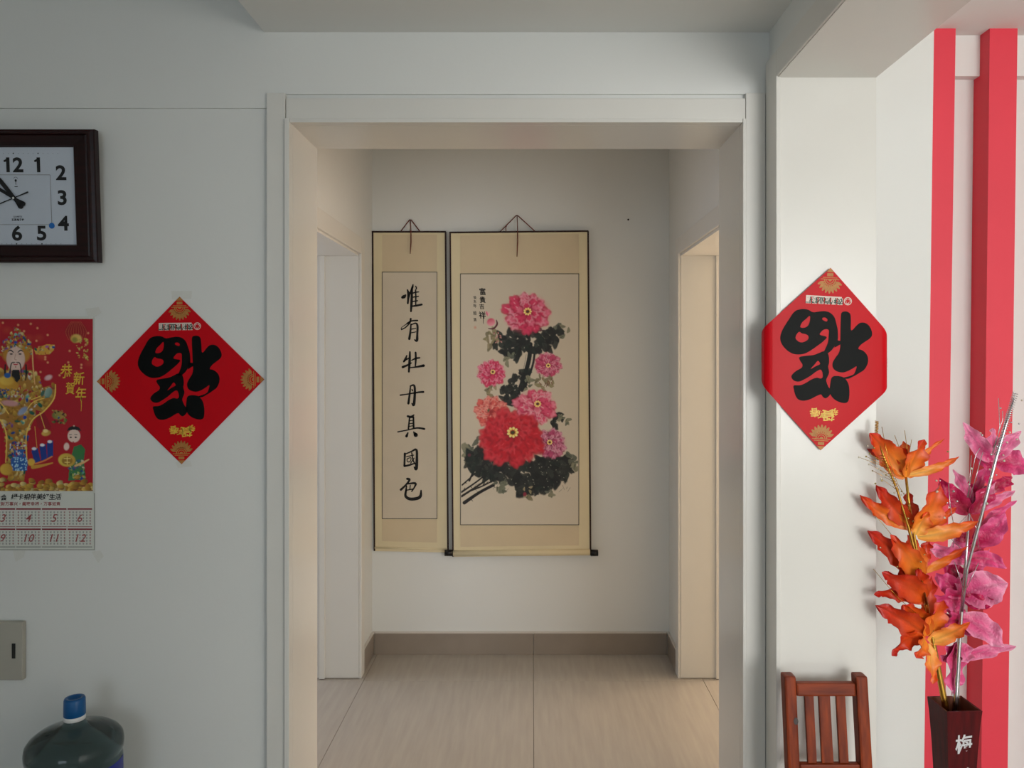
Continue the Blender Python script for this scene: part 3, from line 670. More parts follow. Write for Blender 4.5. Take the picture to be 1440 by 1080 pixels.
LNK = [(675,372),(728,380),(728,412),(660,455)]
def csm(P): return [tuple(p) for p in crom(fk(P), 4, True)]
FU = join2d([fill2d([csm(RING)]+[csm(h) for h in RH]), fill2d([csm(MID)]+[csm(h) for h in MH]), fill2d([csm(RLO)]), fill2d([csm(RUP)]), fill2d([fk(LNK)])])
HD = 0.2365
def ornament(h):
    """fan motif in a corner whose tip is (0, h), pointing up"""
    c = h-0.031; parts = []
    parts.append(([(0, h-0.001), (-0.010, h-0.011), (0.010, h-0.011)], [(0, 1, 2)]))
    for k in range(9):
        a = math.radians(200+k*17.5); L_ = 0.034
        p0 = (0.016*math.cos(a), c+0.016*math.sin(a)); p1 = (L_*math.cos(a)*0.92, c+L_*math.sin(a))
        parts.append(ribbon([(p0[0], p0[1], 0.0035), ((p0[0]+p1[0])/2, (p0[1]+p1[1])/2, 0.0085), (p1[0], p1[1], 0.0040)], 3))
    parts.append(ring2d(0, c, 0.0125, 0.0150, 20, math.pi, 2*math.pi)); parts.append(ring2d(0, c, 0.0080, 0.0102, 20, math.pi, 2*math.pi))
    parts.append(rect2d(-0.024, 0.024, c+0.000, c+0.0022)); parts.append(rect2d(-0.019, 0.019, c+0.0045, c+0.0065)); parts.append(rect2d(-0.008, 0.008, c+0.009, c+0.017))
    parts.append(ring2d(0, c, 0.0, 0.0045, 10, math.pi, 2*math.pi))
    return join2d(parts)
def fu_poster(label, mapf, rot, scale, cuts, loc):
    t = thing('fortune_poster', label, 'poster', loc)
    def piece(name, vf, d, m, par=None):
        v, f_ = moved(vf, 0, 0, scale, scale, rot)
        bm = bmesh.new(); bv = [bm.verts.new((p[0], p[1], 0)) for p in v]
        for q in f_:
            try: bm.faces.new([bv[i] for i in q])
            except ValueError: pass
        for cu in cuts:
            bmesh.ops.bisect_plane(bm, geom=bm.verts[:]+bm.edges[:]+bm.faces[:], dist=1e-6, plane_co=(cu, 0, 0), plane_no=(1, 0, 0))
        for v_ in bm.verts: v_.co = mapf(v_.co.x, v_.co.y, d)
        me = bpy.data.meshes.new(name); bm.to_mesh(me); bm.free()
        return link(name, me, m, par or t, smooth=bool(cuts))
    pp = piece('paper', ([(0, HD), (-HD, 0), (0, -HD), (HD, 0)], [(0, 1, 2, 3)]), 0.0, M['paper_red'])
    piece('fortune_character', FU, 0.0005, M['fu_ink'], pp)
    orn = ornament(HD)
    for k in range(4): piece('corner_ornament', moved(orn, rot=k*math.pi/2), 0.0004, M['dullgold'], pp)
    def P(px, py): return ((px-254)*KF, (535-py)*KF)
    tx = []; bg = []
    for k, ch_ in enumerate('农村商业银行'):
        x, y = P(268.5-k*8.15, 460)
        tx.append(moved(text2d(ch_, 8.6*KF, 0.03), x, y, 1, 1, math.pi)); bg.append(rect2d(x-3.3*KF, x+3.3*KF, y-4.4*KF, y+4.4*KF))
    x0, y0 = P(224.5, 455); bg.append(rect2d(x0, x0+46*KF, y0-0.6*KF, y0+1.0*KF))
    piece('lettering_outline', join2d(bg), 0.0005, M['whiteprint'], pp); piece('bank_lettering', join2d(tx), 0.0009, M['darkgreenprint'], pp)
    x, y = P(278.5, 459)
    piece('emblem', join2d([ring2d(x, y, 4.1*KF, 5.2*KF, 24)]+[ring2d(x+1.6*KF*math.cos(a), y+1.6*KF*math.sin(a), 1.2*KF, 2.0*KF, 10, a-1.3, a+1.8) for a in (0.4, 2.5, 4.6)]), 0.0005, M['whiteprint'], pp)
    gt = []
    for ch_, px, py, s_ in (('春', 243.5, 604.5, 12.5), ('新', 252, 606.5, 10.5), ('賀', 261.5, 607, 16), ('恭', 269, 602.5, 10)):
        x, y = P(px, py); gt.append(moved(text2d(ch_, s_*KF, 0.02), x, y, 1, 1, math.pi+0.12))
    piece('greeting', join2d(gt), 0.0005, M['goldprint'], pp)
    return t
lx, lz = (254-VX)*(YW-0.002)/F, CH-(535-VY)*(YW-0.002)/F
fl = fu_poster('flat red diamond fortune poster taped to the white wall below the clock', lambda u, v, d: (lx+u, YW-0.0025-d, lz+v), 0.012, 1.0, [], (lx, YW, lz-HD))
def tape(P, Y, parent, name='tape'):
    return quad_px(name, P, Y, M['tape'], parent)
tape(((241, 409), (270, 409), (269, 420), (242, 421)), YW-0.0012, fl)
tape(((247, 650), (268, 648), (270, 656), (250, 658)), YW-0.0012, fl)
rx = (1161-VX)*2.132/F; rz = CH-(505-VY)*2.132/F; UL, UR = 0.647-rx, 0.936-rx
def curved(u, v, d):
    r = 0.024; y0 = PY-0.006; tm = math.radians(112)
    if UL <= u <= UR: return (rx+u, y0-d-0.002*math.cos((u-UL)/(UR-UL)*math.pi-math.pi/2), rz+v)
    sgn = 1 if u > UR else -1; e = abs(u-(UR if sgn > 0 else UL)); th = min(e/r, tm); ex = max(0, e-tm*r)
    x = r*math.sin(th)+ex*math.cos(tm)*0.9; y = r*(1-math.cos(th))+ex*math.sin(tm)
    x += d*math.sin(th); y -= d*math.cos(th)
    return (rx+(UR if sgn > 0 else UL)+sgn*x, y0+y, rz+v)
cuts = [UL-0.004*k for k in range(0, 14)]+[UR+0.004*k for k in range(0, 14)]+[UL+(UR-UL)*k/8 for k in range(1, 8)]
fr = fu_poster('glossy red diamond fortune poster folded around the white jamb panel', curved, -0.055, 1.035, cuts, (rx, PY-0.006, rz-HD))

# ------------------------------------------------------------------ wall calendar
YK = YW-0.003
cal = thing('wall_calendar', 'red and gold wall calendar sheet taped up beside the diamond poster', 'calendar', on(YK)(22, 774))
sheet = quad_px('sheet', ((-88, 445), (131.8, 445), (133, 774), (-88, 774)), YK, M['calpaper'], cal, 0.001)
cc = Canvas(-87, 448.5, 130.5, 690.5, 1.7, (172, 14, 34)); r2 = cc.r
GO = [(214, 168, 62), (236, 196, 92), (182, 128, 40), (200, 146, 50), (246, 220, 140)]
JW = [(34, 74, 160), (30, 110, 90), (196, 40, 60), (110, 190, 170), (240, 230, 220), (150, 90, 160)]
for k in range(26):
    x, y = r2.uniform(-85, 130), r2.uniform(450, 540); cc.blob(x, y, 9, 7, 0, (206, 84, 50), soft=1.0, alpha=0.35)
for k in range(40):
    x, y = r2.uniform(-85, 130), r2.uniform(450, 530); cc.blob(x, y, 2.2, 2.2, 0, (250, 190, 130), soft=1.0, alpha=0.9)
def ornate(poly, n, sz, cols=GO, jewels=0.2):
    P = np.array(poly, float); lo, hi = P.min(0), P.max(0); k = 0
    while k < n:
        x, y = lo+(hi-lo)*r2.rand(2); ins_ = False
        for i in range(len(P)):
            (xa, ya), (xb, yb) = P[i-1], P[i]
            if (ya > y) != (yb > y) and x < (xb-xa)*(y-ya)/(yb-ya)+xa: ins_ = not ins_
        if not ins_: continue
        k += 1; c = (JW if r2.rand() < jewels else cols); c = c[r2.randint(len(c))]; s_ = sz*(0.5+r2.rand())
        cc.blob(x, y, s_*1.3, s_*0.75, r2.rand()*3.1, c, tuple(int(v*0.62) for v in c), 0.4)
def mirror(P): return [(46-x, y) for x, y in P]
# hat with side wings
for wing in ([(48, 492), (56, 488), (66, 484), (77, 485), (76, 492), (70, 498), (58, 499), (50, 498)],):
    for P_ in (wing, mirror(wing)): cc.poly(P_, (214, 160, 60)); ornate(P_, 16, 1.8, jewels=0.3)
cc.blob(66, 487.5, 3.4, 2.2, -0.3, (170, 90, 160), soft=0.5); cc.blob(-20, 487.5, 3.4, 2.2, 0.3, (170, 90, 160), soft=0.5)
robe = [(23, 520), (44, 520), (54, 528), (60, 545), (78, 540), (76, 560), (62, 578), (48, 590), (38, 610), (38, 650), (34, 676), (12, 676), (8, 650), (8, 610), (-2, 590), (-16, 578), (-30, 560), (-32, 540), (-14, 545), (-8, 528), (2, 520)]
cc.poly(robe, (168, 118, 48)); ornate(robe, 420, 3.0, jewels=0.30)
for P_ in ([(50, 576), (62, 580), (72, 600), (66, 612), (52, 600)],): cc.poly(P_, (150, 20, 34))
for P_ in ([(78, 541, 1.6), (76, 560, 1.8), (62, 578, 1.8), (46, 590, 1.6), (37, 612, 1.4), (38, 650, 1.4)], [(44, 562, 1.2), (58, 556, 1.2), (70, 545, 1.2)], [(34, 582, 1.4), (46, 566, 1.4), (62, 560, 1.2)], [(56, 580, 0.8), (63, 602, 0.8)], [(49, 600, 0.6), (52, 630, 0.6)]):
    cc.stroke(P_, (240, 200, 90), 0.6); cc.stroke([(46-x, y, w_) for x, y, w_ in P_], (240, 200, 90), 0.6)
cc.blob(68, 552, 6, 8.5, 0.35, (150, 176, 168), (90, 130, 120), 0.3); cc.blob(60, 553, 3, 6, 0.4, (60, 100, 90), soft=0.4)
cc.blob(68, 531, 7, 4.5, -0.4, (214, 170, 180), (230, 196, 190), 0.5)
cc.blob(32, 578, 10, 5, -0.7, (166, 176, 196), (120, 140, 180), 0.4); cc.blob(35, 587, 3.2, 3.2, 0, (26, 60, 160), soft=0.4)
cc.blob(23, 498, 22, 16, 0, (186, 130, 44), soft=0.2); ornate([(1, 500), (4, 480), (14, 470), (23, 459), (32, 470), (42, 480), (46, 500), (36, 490), (10, 490)], 130, 2.0, jewels=0.34)
cc.blob(22, 468, 3.2, 4.6, 1.57, (190, 30, 40), soft=0.3); cc.blob(22, 470, 2.4, 2.4, 0, (120, 190, 170), soft=0.4); cc.blob(22, 481.5, 3, 2.2, 0, (34, 70, 170), soft=0.4)
# face
cc.blob(22, 505, 13.8, 18.5, 0, (222, 190, 176), soft=0.12); cc.blob(22, 509, 10, 12, 0, (232, 204, 190), soft=0.7)
for sg in (-1, 1):
    cc.stroke([(22+sg*3.2, 495.5, 1.0), (22+sg*7, 492.5, 1.7), (22+sg*10.5, 494.5, 0.7)], (28, 30, 34), 0.4)
    cc.blob(22+sg*6.2, 497.8, 2.8, 1.2, 0, (22, 20, 22), soft=0.4)
    cc.stroke([(22+sg*1.0, 509.6, 1.0), (22+sg*5.5, 510.5, 1.4), (22+sg*7.4, 518, 1.5), (22+sg*8, 527, 0.9)], (34, 26, 26), 0.5)
    cc.stroke([(22+sg*14.5, 513, 2), (22+sg*15, 525, 2.4), (22+sg*14, 535, 1.2)], (24, 20, 22), 0.5)
    cc.stroke([(22+sg*23.5, 492, 1.6), (22+sg*24.5, 515, 1.8), (22+sg*27, 540, 1.4)], (226, 176, 110), 0.6)
cc.stroke([(22, 498, 0.8), (20.6, 505, 0.8), (23.4, 506, 0.8)], (196, 150, 136), 0.6)
cc.stroke([(18.8, 511.8, 1), (22, 512.8, 1.8), (25.2, 511.8, 1)], (190, 60, 70), 0.4); cc.blob(22, 516, 1.2, 1.0, 0, (120, 20, 30), soft=0.5)
cc.poly([(17.5, 520), (27, 520), (28.5, 532), (24, 538), (16, 531)], (24, 22, 24))
# gold ingot held before the chest
cc.blob(10, 541, 19, 8, 0.12, (222, 172, 60), (190, 136, 44), 0.2); cc.blob(10, 535, 12, 8, 0, (236, 200, 84), (206, 156, 56), 0.3); cc.blob(10.5, 528, 5.4, 4.4, 0, (36, 96, 170), soft=0.3)
ornate([(-8, 546), (28, 546), (28, 558), (-8, 558)], 50, 1.8, jewels=0.45)
cc.blob(14, 567, 15, 5, 0.1, (206, 150, 150), soft=0.4)
# blue waves and pendants
cc.poly([(15, 650), (21, 632), (34, 632), (39, 650), (38, 662), (16, 662)], (40, 92, 168)); ornate([(14, 622), (38, 622), (38, 642), (14, 642)], 40, 1.6, cols=[(196, 40, 60), (30, 60, 150), (235, 235, 240)], jewels=0.1)
for k in range(40): cc.blob(r2.uniform(16, 38), r2.uniform(643, 662), 1.6, 1.1, r2.rand()*3, (170, 214, 232), soft=0.5)
for dx in (0, 11.5, 22):
    cc.poly([(44+dx, 634-dx*0.5), (53+dx, 630-dx*0.5), (57+dx*0.8, 648-dx*0.3), (49+dx*0.8, 652-dx*0.3)], (24, 56, 140)); cc.blob(48+dx, 631-dx*0.45, 4, 2.6, 0, (230, 232, 240), soft=0.4)
cc.stroke([(50, 652, 2), (62, 648, 2), (73, 642, 2)], (220, 130, 70), 0.5)
cc.blob(65, 609, 7.5, 4.6, -0.2, (226, 186, 90), (190, 140, 60), 0.3); cc.blob(64, 606, 4.4, 3.2, 0, (240, 214, 140), soft=0.4)
cc.stroke([(46, 657, 5), (58, 655, 4), (74, 651, 1.5)], (206, 152, 56), 0.6)
cc.blob(9, 660, 10, 9, 0, (232, 190, 70), (190, 140, 50), 0.2); cc.blob(44, 650, 6, 6, 0, (226, 180, 66), soft=0.3)
# lantern, firework cluster, purse
cc.blob(107, 466, 17, 15, 0, (146, 20, 26), soft=0.25)
for k in range(-4, 5): cc.stroke([(107+k*1.6, 452, 0.6), (107+k*3.6, 466, 0.7), (107+k*2.6, 478, 0.6)], (196, 90, 60), 0.6, 0.7)
cc.blob(107, 476, 9, 7, 0, (206, 160, 70), (236, 200, 110), 0.3); cc.blob(105, 478, 5, 5, 0, (150, 140, 60), soft=0.5)
ornate([(108, 478), (124, 476), (124, 506), (108, 504)], 46, 1.4, cols=[(224, 190, 80), (240, 214, 110)], jewels=0.0)
cc.blob(82, 584, 10, 7, 0, (90, 120, 60), (190, 150, 70), 0.3); ornate([(72, 576), (92, 578), (94, 596), (74, 594)], 28, 1.8, cols=[(120, 130, 60), (200, 160, 80), (80, 50, 40)], jewels=0.1)
# child with a gold plate
cc.blob(104, 613, 9.5, 9.8, 0, (232, 206, 192), soft=0.12); cc.poly([(94, 606), (97, 601), (104, 598.5), (111, 601), (114.5, 606), (104, 604)], (26, 24, 28)); cc.blob(104, 599, 1.6, 1.4, 0, (230, 200, 180), soft=0.5)
for ex in (99.5, 106.5): cc.blob(ex, 615, 1.9, 1.3, 0, (24, 22, 26), soft=0.4)
cc.stroke([(97.5, 611.5, 0.7), (101, 611, 0.7)], (60, 44, 40), 0.4); cc.stroke([(104.5, 611, 0.7), (108.5, 611.3, 0.7)], (60, 44, 40), 0.4); cc.blob(103, 621.5, 1.4, 1.0, 0, (170, 40, 50), soft=0.4)
cc.poly([(104, 628), (114, 625), (120, 632), (118, 646), (120, 674), (96, 676), (98, 650)], (60, 120, 70)); ornate([(98, 648), (119, 648), (120, 674), (97, 674)], 46, 1.9, cols=[(60, 120, 70), (196, 210, 110), (60, 110, 150), (230, 220, 190)], jewels=0.3)
cc.blob(113, 634, 6, 7, 0.2, (56, 124, 66), soft=0.3); cc.blob(93.5, 628, 4.4, 6.2, 0.1, (240, 206, 196), soft=0.3); cc.stroke([(106, 655, 3), (116, 651, 3), (125, 646, 1.5)], (224, 180, 120), 0.5)
cc.blob(94, 647, 13, 10, 0.1, (222, 196, 80), (196, 150, 60), 0.15); cc.blob(94.5, 648, 8.5, 6.0, 0, (160, 120, 44), soft=0.2)
v_ = [(89, 645), (100, 645)]; cc.stroke([(90, 645, 1), (99, 645, 1)], (246, 224, 130), 0.4); cc.stroke([(94.5, 642, 1), (94.5, 653, 1)], (246, 224, 130), 0.4); cc.stroke([(91, 650, 1), (98, 650, 1)], (246, 224, 130), 0.4)
# heap of gold along the foot
for k in range(150):
    x = r2.uniform(-87, 131); y = 690-abs(r2.randn())*6.5; c = GO[r2.randint(5)]
    cc.blob(x, y, 5.5, 3.4, r2.uniform(-0.5, 0.5), c, tuple(int(v*0.55) for v in c), 0.25)
    if r2.rand() < 0.5: cc.stroke([(x-4, y+2, 0.8), (x, y+3.2, 0.8), (x+4, y+2, 0.8)], (120, 40, 24), 0.5, 0.8)
cc.build('picture', qmap(None, 0, 0, 0, 0, YK-0.0008), M['print'], sheet)
f1 = on(YK-0.0013)
def tpx(body, px, py, size, bold=0.0, shear=0.0, sx=1.0, sy=1.0, rot=0.0):
    v, f_ = text2d(body, size, bold, shear); v, f_ = moved((v, f_), 0, 0, sx, sy, rot)
    return [(px+p[0], py-p[1]) for p in v], f_
decal('greeting', join2d([tpx('恭', 93, 522, 17, 0.012, 0.15, 1.0, 1.25), tpx('賀', 98.5, 546, 15, 0.012, 0.1, 0.9, 1.2), tpx('新', 111, 532, 16, 0.012, 0.05, 1.0, 1.2), tpx('年', 113.5, 554, 16, 0.012, 0.1, 1.0, 1.3), ribbon([(114.3, 558, 1.4), (114.5, 570, 1.0), (114, 578, 0.6)])]), f1, M['goldprint'], sheet)
decal('slogan', join2d([tpx('社', -4, 699.5, 8.5, 0.02, 0.12), tpx('会', 5.5, 699.5, 9, 0.02, 0.12)]+[tpx(c, 20+k*8.85, 698.5, 9, 0.02, 0.15) for k, c in enumerate('绿卡相伴美好生活')]), on(YK-0.0006), M['black'], sheet)
decal('blessing', join2d([tpx(c, -14+k*6.0, 708.5, 5.8, 0.02) for k, c in enumerate('恭喜发财万事兴，阖家幸福，万事如意')]), on(YK-0.0006), M['calrednum'], sheet)
bars, greys, reds, blacks, thin = [], [], [], [], []
for k in range(6):
    xa = -85.5+36.1*k; xb = xa+34.6
    for y0 in (714.8, 743.2): decal('month_bar', rect2d(xa, xb, y0, y0+2.0), on(YK-0.0006), M['calred'], sheet)
    bars.append(rect2d(xa, xb, 740.3, 741.0)); thin.append(rect2d(xa, xb, 768.6, 769.6))
    for row, y0 in ((0, 719.5), (1, 747.5)):
        for c_ in range(7):
            for r_ in range(5):
                gx, gy = xa+2.0+c_*4.8, y0+r_*4.0
                (reds if c_ in (0, 6) else greys).append(rect2d(gx, gx+2.0, gy, gy+1.1)); greys.append(rect2d(gx+0.2, gx+1.8, gy+1.7, gy+2.3))
        n_ = str(k+1+6*row)
        for i_, c_ in enumerate(n_): decal('month_numeral', tpx(c_, xa+17.5+(0 if len(n_) == 1 else (-4.2, 4.2)[i_]), y0+9.0, 17, 0.005, 0.3, 0.9, 0.9), on(YK-0.0009), M['calrednum'], sheet)
tag(decal('thin_rules', join2d(bars), on(YK-0.0006), M['calred'], sheet), kind='stuff'); tag(decal('date_figures', join2d(greys), on(YK-0.0006), M['calgrey'], sheet), kind='stuff')
tag(decal('red_date_figures', join2d(reds), on(YK-0.0006), M['calrednum'], sheet), kind='stuff')
decal('foot_line', join2d(thin+[rect2d(-87, 132.3, 772.6, 773.4), rect2d(132.1, 132.8, 693, 773.4)]), on(YK-0.0006), M['calgrey'], sheet)
tape(((120, 434), (139, 432), (142, 440), (126, 449)), YW-0.0045, cal); tape(((129, 776), (141, 774), (146, 782), (138, 792), (130, 786)), YW-0.0012, cal); tape(((18, 774), (36, 773), (34, 783), (22, 790)), YW-0.0012, cal)

# ------------------------------------------------------------------ water bottle on a low stool
BX, BY = fx(105, 2.08), 2.08; zs = 0.135
st = thing('low_stool', 'low wooden stool under the water bottle', 'stool', (BX, BY, 0))
box('seat', (BX-0.16, BX+0.16, BY-0.15, BY+0.15, zs-0.025, zs), M['stool'], st, 0.004)
for sx in (-1, 1):
    for sy in (-1, 1): box('leg', (BX+sx*0.13-0.018, BX+sx*0.13+0.018, BY+sy*0.12-0.018, BY+sy*0.12+0.018, 0, zs-0.025), M['stool'], st, 0.002)
bo = thing('water_bottle', 'large tinted plastic water bottle with a blue cap', 'water bottle', (BX, BY, zs))
hb = 0.5
tl = Matrix.Translation((BX, BY, zs)) @ Matrix.Rotation(math.radians(0.0), 4, 'Y') @ Matrix.Translation((-BX, -BY, -zs))
prof = [(0.088, 0.0), (0.106, 0.006), (0.113, 0.02), (0.113, 0.07), (0.109, 0.08), (0.109, 0.09), (0.113, 0.10), (0.113, 0.18), (0.109, 0.19), (0.109, 0.20), (0.113, 0.21), (0.113, 0.335), (0.1105, 0.342), (0.1105, 0.348), (0.115, 0.356), (0.116, 0.372), (0.113, 0.388), (0.104, 0.400), (0.088, 0.411), (0.066, 0.419), (0.042, 0.425), (0.030, 0.430), (0.0245, 0.438), (0.0240, 0.462)]
lathe('bottle_body', prof, BX, BY, M['bottle'], bo, 56, zs)
cap_ = lathe('cap', [(0.0250, 0.452), (0.0262, 0.454), (0.0260, 0.474), (0.0255, 0.493), (0.0235, 0.498), (0.0160, 0.498), (0.0145, 0.492), (0.004, 0.491)], BX, BY, M['cap'], bo, 32, zs)
lathe('cap_seal', [(0.0250, 0.441), (0.0257, 0.442), (0.0257, 0.451), (0.0250, 0.452)], BX, BY, M['white'], cap_, 32, zs)
lv, lf = [], []
for k in range(15):
    a = -0.95+k*1.3/14
    for z in (0.212, 0.333): lv.append((BX+0.1142*math.cos(a), BY+0.1142*math.sin(a), zs+z))
lf = [(2*k, 2*k+2, 2*k+3, 2*k+1) for k in range(14)]
flat('bottle_label', lv, lf, M['bluelabel'], bo, True)

# ------------------------------------------------------------------ small slatted chair against the jamb panel
chr_ = thing('wooden_chair', 'small red-brown wooden chair with a slatted back beside the jamb panel', 'chair', (0.757, 1.95, 0))
ZT, YT, ZS_, lean = 0.695, 2.070, 0.30, 0.150
def cy_(z): return YT-(ZT-z)*lean if z > ZS_ else YT-(ZT-ZS_)*lean
def post(name, xc, wx, z0, z1, dy0, dy1, m, bev=0.004):
    ya, yb = cy_(z0), cy_(z1)
    p = [(xc-wx/2, ya+dy0, z0), (xc+wx/2, ya+dy0, z0), (xc+wx/2, ya+dy1, z0), (xc-wx/2, ya+dy1, z0), (xc-wx/2, yb+dy0, z1), (xc+wx/2, yb+dy0, z1), (xc+wx/2, yb+dy1, z1), (xc-wx/2, yb+dy1, z1)]
    return hexa(name, p, m, chr_, bev)
XA, XB = 0.668, 0.853
XM = (XA+XB)/2
for xc in (XA, XB):
    post('back_post', xc, 0.031, ZS_-0.02, ZT, -0.012, 0.026, M['chair'], 0.006)
    box('leg', (xc-0.015, xc+0.015, cy_(ZS_)-0.012, cy_(ZS_)+0.026, 0, ZS_-0.021), M['chair'], chr_, 0.003)
    box('leg', (xc-0.015, xc+0.015, cy_(ZS_)-0.245, cy_(ZS_)-0.212, 0, ZS_-0.021), M['chair'], chr_, 0.003)
    box('side_rail', (xc-0.009, xc+0.009, cy_(ZS_)-0.211, cy_(ZS_)-0.013, 0.10, 0.125), M['chair'], chr_, 0.002)
post('top_rail', XM, XB-XA-0.032, ZT-0.050, ZT-0.018, -0.008, 0.014, M['chairrail'], 0.005)
post('lower_rail', XM, XB-XA-0.032, ZT-0.243, ZT-0.213, -0.007, 0.013, M['chairrail'], 0.004)
for xc, wx in ((0.7175, 0.0235), (0.757, 0.030), (0.799, 0.0235)): post('back_slat', xc-0.0, wx, ZT-0.2125, ZT-0.0505, -0.002, 0.008, M['chair'], 0.002)
box('seat', (XA-0.02, XB+0.02, cy_(ZS_)-0.255, cy_(ZS_)-0.014, ZS_-0.020, ZS_), M['chair'], chr_, 0.005)
kn, kf = disc2d(0, 0, 0.006, 10, 0.009)
yk = cy_(0.588)-0.0126
flat('wood_knot', [(XA+0.009+p[0], yk+p[1]*lean, 0.588+p[1]) for p in kn], kf, M['knot'], chr_)

# ------------------------------------------------------------------ square lacquered vase
D_ = 0.92; ZV = CH-D_
def vp(px, py): return Vector(((px-VX)*D_/(py-VY), F*D_/(py-VY), ZV))
c4 = [vp(1331.5, 1001), vp(1382, 1000), vp(1349, 980), vp(1296, 979)]
ctr = sum(c4, Vector())/4
ex = (c4[1]-c4[0]).normalized(); ey = Vector((-ex.y, ex.x, 0)); hs = 0.0475
ctr = c4[0]+ex*hs+ey*hs
va = thing('flower_vase', 'tall square dark lacquered vase with a silver character', 'vase', (ctr.x, ctr.y, 0))
def sq(h, z): return [ctr+ex*sx*h+ey*sy*h+Vector((0, 0, z-ZV)) for sx, sy in ((-1, -1), (1, -1), (1, 1), (-1, 1))]
def loft(name, rings, m, parent, cap0=True, cap1=True):
    V = [tuple(p) for r in rings for p in r]; Fc = []
    for i in range(len(rings)-1):
        for k in range(4): Fc.append((4*i+k, 4*i+(k+1) % 4, 4*i+4+(k+1) % 4, 4*i+4+k))
    if cap0: Fc.append((3, 2, 1, 0))
    if cap1: Fc.append(tuple(4*(len(rings)-1)+k for k in range(4)))
    return flat(name, V, Fc, m, parent)
vbody = loft('body', [sq(0.040, 0), sq(0.040, 0.012), sq(0.034, 0.05), sq(0.034, 0.2), sq(0.0370, 0.42), sq(0.0400, 0.49), sq(0.0440, 0.56), sq(hs, ZV), sq(hs-0.004, ZV)], M['vase'], va, True, False)
loft('inner_wall', [sq(hs-0.004, ZV), sq(0.0375, 0.50), sq(0.030, 0.30)], M['vasein'], va, False, True)
def vface(d):
    # front face at height z: distance from the axis follows the taper
    def f(u, v):
        z = v; h = np.interp(z, [0.42, 0.49, 0.56, ZV], [0.0370, 0.0400, 0.0440, hs])
        p = ctr+ex*u-ey*(h+d); return (p.x, p.y, z)
    return f
zc = CH-(1055-VY)*2.043/F
for ch_, z_ in (('梅', zc), ('兰', zc-0.088), ('竹', zc-0.172), ('菊', zc-0.256)):
    tv = moved(text2d(ch_, 0.052, 0.018, 0.12), 0.001, z_, 0.9, 1.0, 0.12)
    decal('silver_character', tv, vface(0.0007), M['silver'], vbody)

# ------------------------------------------------------------------ artificial flower branches
YF = ctr.y
def petal(name, b, t, wpx, bend, depth, cols, parent, m, seed, ser=0.12, roll=0.0, yb=0.0, nv=8, ruff=0.012, tipw=0.0):
    """b, t: base and tip in photo px; depth: how far the tip comes toward (-) or away (+); bend: sideways sag in px"""
    r_ = random.Random(seed); k = YF/F; nu = 26
    B = np.array(on(YF+yb)(*b)); px_, py_ = t; T = np.array(on(YF+yb+depth)(px_, py_))
    ax = T-B; L_ = np.linalg.norm(ax); ax2 = ax/L_
    view = np.array([0.0, 1.0, 0.0]); side = np.cross(ax2, view); side /= np.linalg.norm(side)+1e-9
    nrm = np.cross(side, ax2)
    side2 = side*math.cos(roll)+nrm*math.sin(roll); nrm2 = np.cross(side2, ax2)
    up = np.array([0, 0, 1.0]); perp = up-ax2*np.dot(up, ax2); perp /= np.linalg.norm(perp)+1e-9
    Cc = (B+T)/2+perp*bend*k-nrm2*0.10*L_*r_.choice((-1, 1))
    V, C_ = [], []; c0, c1, c2 = [np.array(lin(c)) for c in cols]
    ph = r_.uniform(0, 6)
    for i in range(nu+1):
        s_ = i/nu; p = (1-s_)**2*B+2*s_*(1-s_)*Cc+s_*s_*T
        wprof = math.sin(math.pi*min(1, 0.06+0.94*s_**0.85))**0.75*(1-0.25*s_)+tipw*s_*(1-s_**6)
        wprof = max(wprof, 0.03)*(1+ser*(0.7*math.sin(s_*26+ph)+0.5*math.sin(s_*47+ph*2))*s_)
        for j in range(nv+1):
            v = -1+2*j/nv; hw = wpx*k/2*wprof
            off = side2*v*hw+nrm2*(-0.30*hw*abs(v)+ruff*s_*abs(v)*math.sin(s_*15+ph+v*2)*min(1, hw/0.012))
            V.append(tuple(p+off))
            e = min(1, abs(v)**2*0.55+s_**2*0.65)
            c = (c0*(1-s_)+c1*s_) if s_ < 1 else c1
            c = c*(1-e)+c2*e; c = c*(0.80 if abs(v) < 0.02 else 1.0)*(1+0.10*math.sin(v*9+ph+s_*3))
            C_.append((*np.clip(c, 0, 1), 1.0))
    Fc = [(i*(nv+1)+j, i*(nv+1)+j+1, (i+1)*(nv+1)+j+1, (i+1)*(nv+1)+j) for i in range(nu) for j in range(nv)]
    o = flat(name, V, Fc, m, parent, True)
    a = o.data.color_attributes.new('Col', 'FLOAT_COLOR', 'POINT'); a.data.foreach_set('color', np.array(C_, np.float32).ravel())
    return o
def pxpath(P, dy=0.0): return [on(YF+dy+(p[2] if len(p) > 2 else 0.0))(p[0], p[1]) for p in P]
bead_me = None
def bead(p, r, m, parent):
    bm = bmesh.new(); bmesh.ops.create_icosphere(bm, subdivisions=1, radius=r); bmesh.ops.translate(bm, verts=bm.verts, vec=p)
    return obj('bead', bm, m, parent, True)

